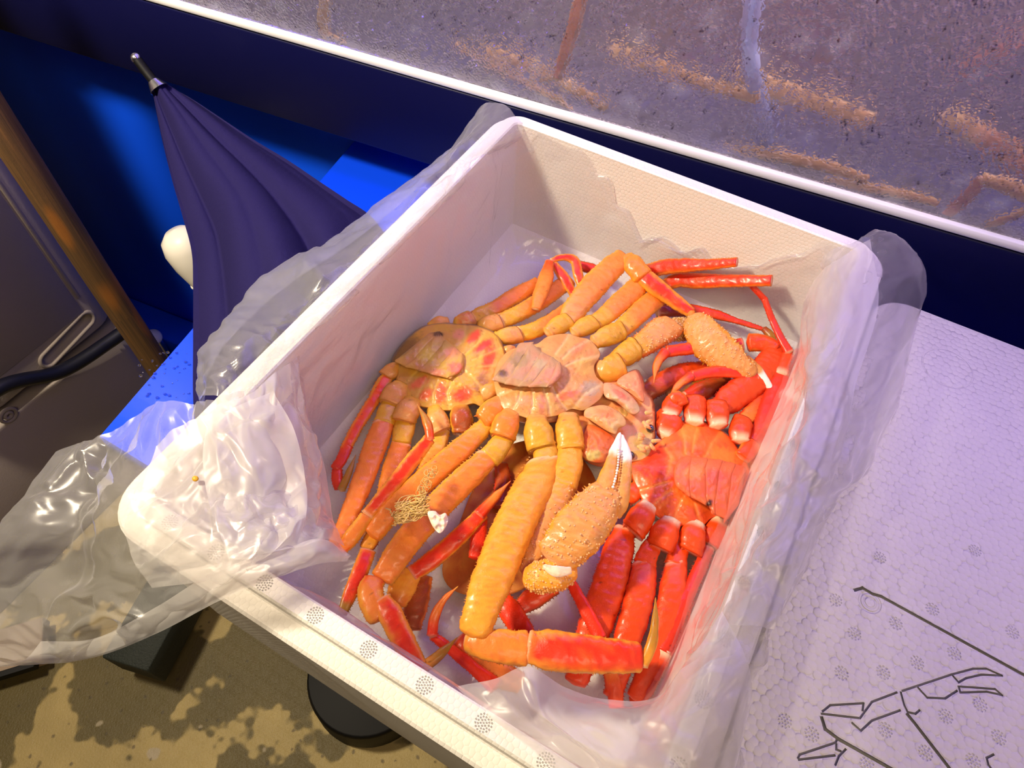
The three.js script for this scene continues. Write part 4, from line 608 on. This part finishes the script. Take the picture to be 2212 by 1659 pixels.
  part('inner_layer', surface(grid(
    [[590, 840, 1.075], [500, 880, 1.08], [400, 905, 1.074], [330, 960, 1.06]], [[640, 940, 1.072], [520, 980, 1.084], [400, 1010, 1.08], [300, 1060, 1.06]], [[660, 1040, 1.07], [540, 1080, 1.086], [410, 1110, 1.082], [270, 1130, 1.058]], [[660, 1120, 1.078], [560, 1150, 1.088], [430, 1190, 1.082], [290, 1200, 1.05]], [[640, 1180, 1.08], [560, 1210, 1.086], [460, 1250, 1.076], [330, 1270, 1.05]]), 110, 110, 0.008, 83), M.hem, b);
  part('hem_fold', surface(grid(
    [[758, 1200, 1.056], [690, 1165, 1.078], [600, 1190, 1.084], [480, 1225, 1.08], [340, 1310, 1.046], [200, 1380, 1.006], [90, 1385, 0.99]], [[752, 1206, 1.056], [700, 1190, 1.08], [610, 1218, 1.086], [490, 1260, 1.08], [345, 1338, 1.046], [190, 1405, 1.0], [60, 1420, 0.98]], [[750, 1212, 1.056], [690, 1218, 1.075], [590, 1250, 1.08], [475, 1298, 1.07], [335, 1370, 1.036], [185, 1424, 0.992], [-10, 1440, 0.95]]), 160, 30, 0.0013, 31), M.hem, b, 'doubled milky hem of the bag');
  part('right_overhang', surface(grid(
    [[1775, 560, 1.0], [1790, 545, 1.05], [1845, 524, 1.062], [1880, 500, 1.066], [1900, 500, 1.04]], [[1765, 610, 1.0], [1800, 600, 1.055], [1865, 555, 1.07], [1935, 515, 1.06], [1948, 535, 1.01]], [[1755, 670, 1.0], [1795, 660, 1.055], [1880, 625, 1.072], [1985, 590, 1.05], [1985, 640, 1.0]], [[1742, 760, 1.0], [1768, 765, 1.055], [1860, 745, 1.066], [1965, 715, 1.02], [1955, 760, 0.985]], [[1718, 890, 1.0], [1738, 880, 1.055], [1830, 866, 1.062], [1918, 895, 1.02], [1905, 900, 0.975]], [[1672, 990, 1.0], [1702, 1000, 1.055], [1790, 990, 1.062], [1868, 1018, 1.02], [1850, 1010, 0.975]],
    [[1632, 1100, 1.0], [1662, 1100, 1.055], [1752, 1100, 1.062], [1800, 1125, 1.02], [1795, 1100, 0.975]], [[1590, 1220, 1.0], [1615, 1220, 1.055], [1710, 1220, 1.062], [1748, 1240, 1.015], [1745, 1210, 0.975]], [[1540, 1340, 1.0], [1572, 1340, 1.055], [1660, 1330, 1.062], [1685, 1350, 1.02], [1680, 1320, 0.975]], [[1440, 1500, 0.99], [1512, 1480, 1.056], [1600, 1450, 1.064], [1620, 1480, 1.02], [1620, 1440, 0.975]], [[1370, 1640, 1.0], [1442, 1640, 1.056], [1545, 1600, 1.064], [1588, 1640, 1.02], [1590, 1600, 0.975]], [[1340, 1800, 1.0], [1420, 1770, 1.056], [1520, 1760, 1.064], [1590, 1790, 1.02], [1590, 1750, 0.975]]), 90, 300, 0.0045, 41), M.flap, b);
  part('front_fold', surface(grid(
    [[985, 1484, 1.03], [1070, 1466, 1.05], [1140, 1440, 1.066], [1225, 1488, 1.05], [1320, 1513, 1.04], [1430, 1502, 1.05], [1500, 1410, 1.056], [1560, 1320, 1.056]], [[1040, 1535, 1.048], [1110, 1520, 1.058], [1165, 1535, 1.072], [1250, 1560, 1.062], [1340, 1572, 1.058], [1440, 1560, 1.064], [1530, 1480, 1.068], [1600, 1400, 1.068]], [[1130, 1605, 1.056], [1190, 1600, 1.06], [1255, 1618, 1.07], [1330, 1640, 1.07], [1410, 1640, 1.07], [1490, 1630, 1.072], [1570, 1560, 1.07], [1620, 1480, 1.06]], [[1230, 1690, 1.058], [1280, 1690, 1.06], [1330, 1710, 1.065], [1390, 1730, 1.066], [1450, 1740, 1.066], [1520, 1730, 1.066], [1580, 1680, 1.05], [1600, 1600, 1.03]]), 190, 100, 0.0045, 53), M.layer, b);
  settle(b);
  const crumb = P(422, 1034, 1.082); tag(part('crab_crumb', new THREE.IcosahedronGeometry(0.002, 1).scale(1.2, 0.7, 1).translate(crumb.x, crumb.y, crumb.z), std({ color: '#d8a020', roughness: 0.5 }), null), 'tiny yellow crumb lying on the bag flap', 'crumb');
}
// ---------------------------------------------------------------- the folded umbrella
{
  const u = thing('umbrella', 'loosely folded navy umbrella leaning tip up against the tank base', 'umbrella');
  const apex = P(338, 184, 0.975), tip = P(294, 126, 1.0);
  // outline from the tip down: left edge, right edge, with heights
  const L = [[330, 200, 0.965], [338, 245, 0.955], [352, 310, 0.945], [372, 390, 0.93], [395, 470, 0.915], [414, 545, 0.9], [417, 620, 0.89], [417, 740, 0.875], [418, 880, 0.86], [430, 980, 0.85]], R = [[362, 186, 0.965], [400, 205, 0.955], [470, 250, 0.945], [545, 300, 0.935], [620, 345, 0.925], [690, 392, 0.915], [750, 432, 0.91], [800, 466, 0.9], [840, 520, 0.885], [860, 560, 0.87]];
  const panel = (under) => {
    const NS = 60, NT = 72, pos = [], uv = [], idx = [], lc = new THREE.CatmullRomCurve3(L.map((p) => P(...p))), rc = new THREE.CatmullRomCurve3(R.map((p) => P(...p)));
    for (let i = 0; i <= NS; i++) for (let j = 0; j <= NT; j++) {
      const s = i / NS, t = j / NT, a = lc.getPoint(s), b2 = rc.getPoint(s), w = a.distanceTo(b2), q = a.clone().lerp(b2, t), arch = Math.sin(t * Math.PI);
      const pleat = (0.75 * Math.abs(Math.sin(Math.PI * (2.4 * t ** 0.8 + 0.35))) ** 0.7 + 0.2 * Math.abs(Math.sin(Math.PI * (4.3 * t + 0.3 * s)))) * (0.008 + 0.16 * w) + 0.01 * N3(t * 3, s * 3, 4) * s;
      if (under) q.y -= 0.012 * arch; else q.y += (w * 0.10 + 0.006) * arch + pleat * arch * 0.8 - 0.01 * s;
      q.y = Math.max(q.y, under ? 0.849 : 0.852);
      pos.push(q.x, q.y, q.z); uv.push(q.x, q.z);
      if (i < NS && j < NT) { const A = i * (NT + 1) + j, B = A + NT + 1; idx.push(...(under ? [A, A + 1, B, A + 1, B + 1, B] : [A, B, A + 1, A + 1, B, B + 1])); }
    }
    const g = new THREE.BufferGeometry(); g.setAttribute('position', new THREE.Float32BufferAttribute(pos, 3)); g.setAttribute('uv', new THREE.Float32BufferAttribute(uv, 2)); g.setIndex(idx); g.computeVertexNormals(); return g;
  };
  part('canopy', mergeGeometries([panel(0), panel(1)]), M.cloth, u);
  const rod = new THREE.TubeGeometry(new THREE.CatmullRomCurve3([tip, apex.clone().lerp(tip, 0.5), apex, P(350, 205, 0.962)]), 20, 0.0062, 12);
  part('tip_rod', rod, M.black, u);
  part('tip_cap', new THREE.SphereGeometry(0.0068, 16, 12).translate(tip.x, tip.y, tip.z), M.chrome, u, 'small silver end cap');
  const d = apex.clone().sub(tip).normalize(), c = new THREE.CylinderGeometry(0.0075, 0.013, 0.012, 24).applyQuaternion(new THREE.Quaternion().setFromUnitVectors(v3(0, -1, 0), d)).translate(apex.x, apex.y, apex.z);
  part('collar', c, M.chrome, u, 'metal collar');
  settle(u);
}
// ---------------------------------------------------------------- left: pole, bins, hose, floor things
{
  const lo = P(345, 800, 0.4), hi = P(0, 270, 0.92), dir = hi.clone().sub(lo), p0 = lo.clone().addScaledVector(dir, -lo.y / dir.y), p1 = hi.clone().addScaledVector(dir, 0.6);
  const pts = []; for (let k = 0; k <= 8; k++) pts.push(p0.clone().lerp(p1, k / 8).add(v3(0.002 * N3(k, 0, 1), 0, 0.002 * N3(k, 3, 1))));
  const g = new THREE.TubeGeometry(new THREE.CatmullRomCurve3(pts), 60, 0.0225, 18); const uv = g.attributes.uv; for (let i = 0; i < uv.count; i++) uv.setXY(i, uv.getX(i) * 2.2, uv.getY(i));
  tag(part('wooden_pole', g, M.wood, null), 'weathered brown wooden pole standing beside the grey canister', 'pole');
  const br = thing('plastic_canister', 'tall square grey plastic canister with a slotted handle standing beside the pole', 'canister');
  const prism = (x0, x1, z0, z1, r, y0, y1) => new THREE.ExtrudeGeometry(new THREE.Shape(rrect(x0, x1, z0, z1, r).map(([x, z]) => new THREE.Vector2(x, -z))), { depth: y1 - y0 - 0.012, bevelSize: 0.006, bevelThickness: 0.006, bevelSegments: 3 }).rotateX(-Math.PI / 2).translate(0, y0 + 0.006, 0);
  const ev = new Evaluator(); ev.attributes = ['position', 'normal']; ev.useGroups = false;
  const solid = new Brush(prism(-1.35, -1.106, -0.43, -0.12, 0.05, 0.425, 1.28)), hole = new Brush(new THREE.CapsuleGeometry(0.012, 0.095, 6, 16).rotateX(Math.PI / 2).rotateX(0.18).translate(-1.1, 0.456, -0.322)); solid.updateMatrixWorld(); hole.updateMatrixWorld();
  part('canister_body', crease(boxUV(ev.evaluate(solid, hole, SUBTRACTION).geometry), 0.6), M.grey, br);
  const loop = []; for (let k = 0; k < 48; k++) { const a = k / 48 * 6.2832, c = Math.cos(a); loop.push(v3(0, 0.0165 * Math.sin(a), 0.0475 * clamp(c * 4, -1, 1) + 0.0165 * c)); }
  part('handle_rim', new THREE.TubeGeometry(new THREE.CatmullRomCurve3(loop, true), 120, 0.0042, 10, true).rotateX(0.18).translate(-1.1, 0.456, -0.322), M.grey, br, 'raised rim of the handle slot');
  part('raised_panel', box(-1.1, 0.875, -0.2735, 0.006, 0.78, 0.2, 0.002), M.grey, br); part('raised_panel', box(-1.1, 0.89, -0.3815, 0.006, 0.75, 0.008, 0.002), M.grey, br);
  settle(br);
  const hp = [[-1.082, 0.5, -0.1], [-1.082, 0.478, -0.19], [-1.08, 0.425, -0.27], [-1.078, 0.408, -0.36], [-1.08, 0.405, -0.43], [-1.12, 0.405, -0.452], [-1.25, 0.405, -0.455], [-1.36, 0.42, -0.44], [-1.372, 0.5, -0.3], [-1.372, 0.52, -0.14], [-1.32, 0.52, -0.098], [-1.15, 0.515, -0.098]];
  tag(part('rubber_hose', new THREE.TubeGeometry(new THREE.CatmullRomCurve3(hp.map((p) => v3(...p)), true, 'centripetal'), 160, 0.0135, 12, true), M.rubber, null), 'black rubber hose slung around the foot of the grey canister', 'hose');
  const low = thing('plastic_bin', 'low grey plastic bin under the canister with a round boss on its side', 'bin'), sh = new THREE.Shape(rrect(-1.52, -1.104, -0.44, 0.3, 0.05).map(([x, z]) => new THREE.Vector2(x, -z)));
  part('bin_body', crease(boxUV(new THREE.ExtrudeGeometry(sh, { depth: 0.38, bevelSize: 0.006, bevelThickness: 0.006, bevelSegments: 3 }).rotateX(-Math.PI / 2).translate(0, 0.007, 0))), M.grey, low);
  const ry = rayTo(18, 897), hit = ry.multiplyScalar(-1.097 / ry.x).add(EYE);
  part('round_boss', mergeGeometries([new THREE.TorusGeometry(0.014, 0.0035, 8, 28), new THREE.TorusGeometry(0.006, 0.0035, 8, 20)].map((x) => x.rotateY(Math.PI / 2).translate(hit.x, hit.y, hit.z))), M.grey, low, 'moulded ring mark');
  settle(low);
  const w = P(402, 560, 0.62), fl = thing('foam_float', 'white rounded foam float peeking out behind the folded umbrella', 'float');
  part('float_body', new THREE.LatheGeometry([[0, 0.075], [0.018, 0.072], [0.032, 0.06], [0.038, 0.04], [0.037, 0.01], [0.03, -0.03], [0.024, -0.07], [0.02, -0.11], [0, -0.112]].map(([x, y]) => new THREE.Vector2(x, y)).reverse(), 32).rotateZ(0.35).translate(w.x + 0.03, w.y, w.z), M.white, fl);
  part('float_ring', new THREE.TorusGeometry(0.031, 0.002, 8, 32).rotateX(Math.PI / 2).translate(0, -0.028, 0).rotateZ(0.35).translate(w.x + 0.03, w.y, w.z), M.white, fl);
  settle(fl);
  const kn = P(332, 728, 0.14), tp = thing('pipe_fitting', 'small pale grey pipe fitting on the floor behind the pole', 'pipe');
  part('pipe', new THREE.CylinderGeometry(0.014, 0.016, 0.13, 20).translate(kn.x, 0.065, kn.z), M.chrome, tp); part('pipe_cap', new THREE.SphereGeometry(0.02, 18, 12).translate(kn.x, 0.14, kn.z), M.white, tp); settle(tp);
  // the dark beam under the table and the black tub on the floor
  const a = P(345, 1300, 0.14), c = P(268, 1435, 0.14), bd = c.clone().sub(a), beam = box(0, 0, 0, 0.095, 0.09, 0.5, 0.004); beam.rotateY(Math.atan2(bd.x, bd.z)); const mid = c.clone().addScaledVector(bd.normalize(), -0.25); beam.translate(mid.x, 0.095, mid.z);
  tag(part('timber_beam', beam, M.darkwood, null), 'dark green timber beam end on the floor below the box', 'beam');
  const tubG = new THREE.LatheGeometry([[0, 0], [0.118, 0], [0.12, 0.01], [0.116, 0.085], [0.11, 0.095], [0, 0.1]].map(([x, y]) => new THREE.Vector2(x, y)), 48).translate(-0.342, 0.002, -0.164);
  tag(part('black_tub', tubG, M.black, null), 'round black tub upside down on the floor, mostly hidden under the open box', 'tub');
  const cb = P(10, 1460, 0.06), bb = thing('wooden_board', 'beige board corner on the floor at the lower left', 'board');
  part('board', box(0, 0, 0, 0.3, 0.03, 0.09, 0.003).rotateY(0.85).translate(cb.x - 0.1, 0.04, cb.z + 0.03), M.beige, bb); part('batten', box(0, 0, 0, 0.3, 0.02, 0.012, 0.002).rotateY(0.85).translate(cb.x - 0.07, 0.05, cb.z + 0.07), M.black, bb); settle(bb);
}
// ---------------------------------------------------------------- live crabs and the air hose in the tank
{
  const tan = [col('#c8a058'), col('#b88844'), col('#d8b868'), null], pink = [col('#b0624c'), col('#a85a48'), col('#c08060'), null];
  const mk = (label, ...legs) => {
    const c = thing('live_crab', label, 'crab', 'live crabs behind the fogged tank glass');
    for (const [kind, tint, ...pts] of legs) { const o = { ...KIND[kind], spine: 0, plane: 1 }; o.paint = paint(tint[0], tint[1], tint[2], tint[3], { spot: 0.1 }); part(kind === 'leg_tip' ? 'leg_tip' : 'leg', loft(pts, o), M.shell, c); }
    settle(c);
  };
  mk('live crab at the far left of the tank, one pale leg hanging against the glass', ['upper_leg', tan, [705, -20, 0.02, 24], [702, 30, 0.02, 24], [702, 70, 0.02, 18]], ['leg_tip', tan, [702, 66, 0.02, 14], [712, 96, 0.02, 3]], ['leg_tip', tan, [700, 48, 0.03, 14], [730, 62, 0.03, 12], [755, 76, 0.03, 6]]);
  mk('live crab in mid tank with crossing tan legs and one pinkish hanging leg', ['upper_leg', pink, [1262, -30, 0.015, 30], [1245, 40, 0.015, 30], [1225, 105, 0.015, 28], [1206, 165, 0.015, 22]], ['leg_tip', tan, [1212, 160, 0.015, 14], [1165, 170, 0.015, 3]], ['lower_leg', tan, [990, 60, 0.06, 14], [1080, 118, 0.05, 16], [1165, 175, 0.03, 16], [1215, 210, 0.02, 13]], ['leg_tip', tan, [1205, 200, 0.02, 15], [1235, 230, 0.016, 11], [1262, 252, 0.012, 4]], ['upper_leg', tan, [1060, 70, 0.07, 24], [1140, 105, 0.06, 26], [1240, 160, 0.05, 26], [1320, 205, 0.05, 22]], ['lower_leg', tan, [1330, 60, 0.1, 30], [1420, 105, 0.07, 28], [1530, 160, 0.04, 24], [1640, 205, 0.02, 26]]);
  mk('live crab at the right of the tank with stout beige and orange legs', ['upper_leg', tan, [1600, 110, 0.1, 40], [1690, 155, 0.08, 40], [1800, 200, 0.06, 40], [1890, 238, 0.05, 36]], ['upper_leg', [tan[0], col('#b0682c'), tan[2], null], [2040, 215, 0.06, 34], [2130, 270, 0.05, 42], [2240, 340, 0.05, 44]], ['knee', tan, [2250, 425, 0.02, 34], [2180, 392, 0.02, 34], [2118, 374, 0.02, 28]], ['lower_leg', pink, [2128, 372, 0.02, 26], [2080, 425, 0.02, 28], [2028, 466, 0.02, 18]], ['leg_tip', tan, [2240, 438, 0.02, 22], [2160, 466, 0.02, 20], [2100, 488, 0.02, 4]], ['lower_leg', pink, [2240, 45, 0.08, 26], [2150, 82, 0.08, 26], [2070, 115, 0.09, 20]]);
  mk('live crab low on the tank bottom, legs lying along the foot of the glass', ['lower_leg', tan, [1560, 290, 0.05, 22], [1670, 318, 0.03, 28], [1800, 352, 0.02, 28], [1880, 378, 0.02, 20]], ['lower_leg', tan, [1780, 376, 0.02, 18], [1860, 392, 0.02, 24], [1940, 405, 0.02, 24], [2030, 428, 0.02, 18]]);
  const hs = new THREE.TubeGeometry(new THREE.CatmullRomCurve3([G(1640, -60, 0.02), G(1622, 60, 0.02), G(1628, 150, 0.02), G(1652, 220, 0.05), G(1668, 280, 0.1)]), 50, 0.0085, 14);
  tag(part('air_hose', hs, M.hose, null), 'pale blue air hose hanging inside the fogged tank', 'hose');
}
scene.traverse((o) => { if (o.isMesh) { o.castShadow = true; o.receiveShadow = true; } });
renderer.render(scene, camera);
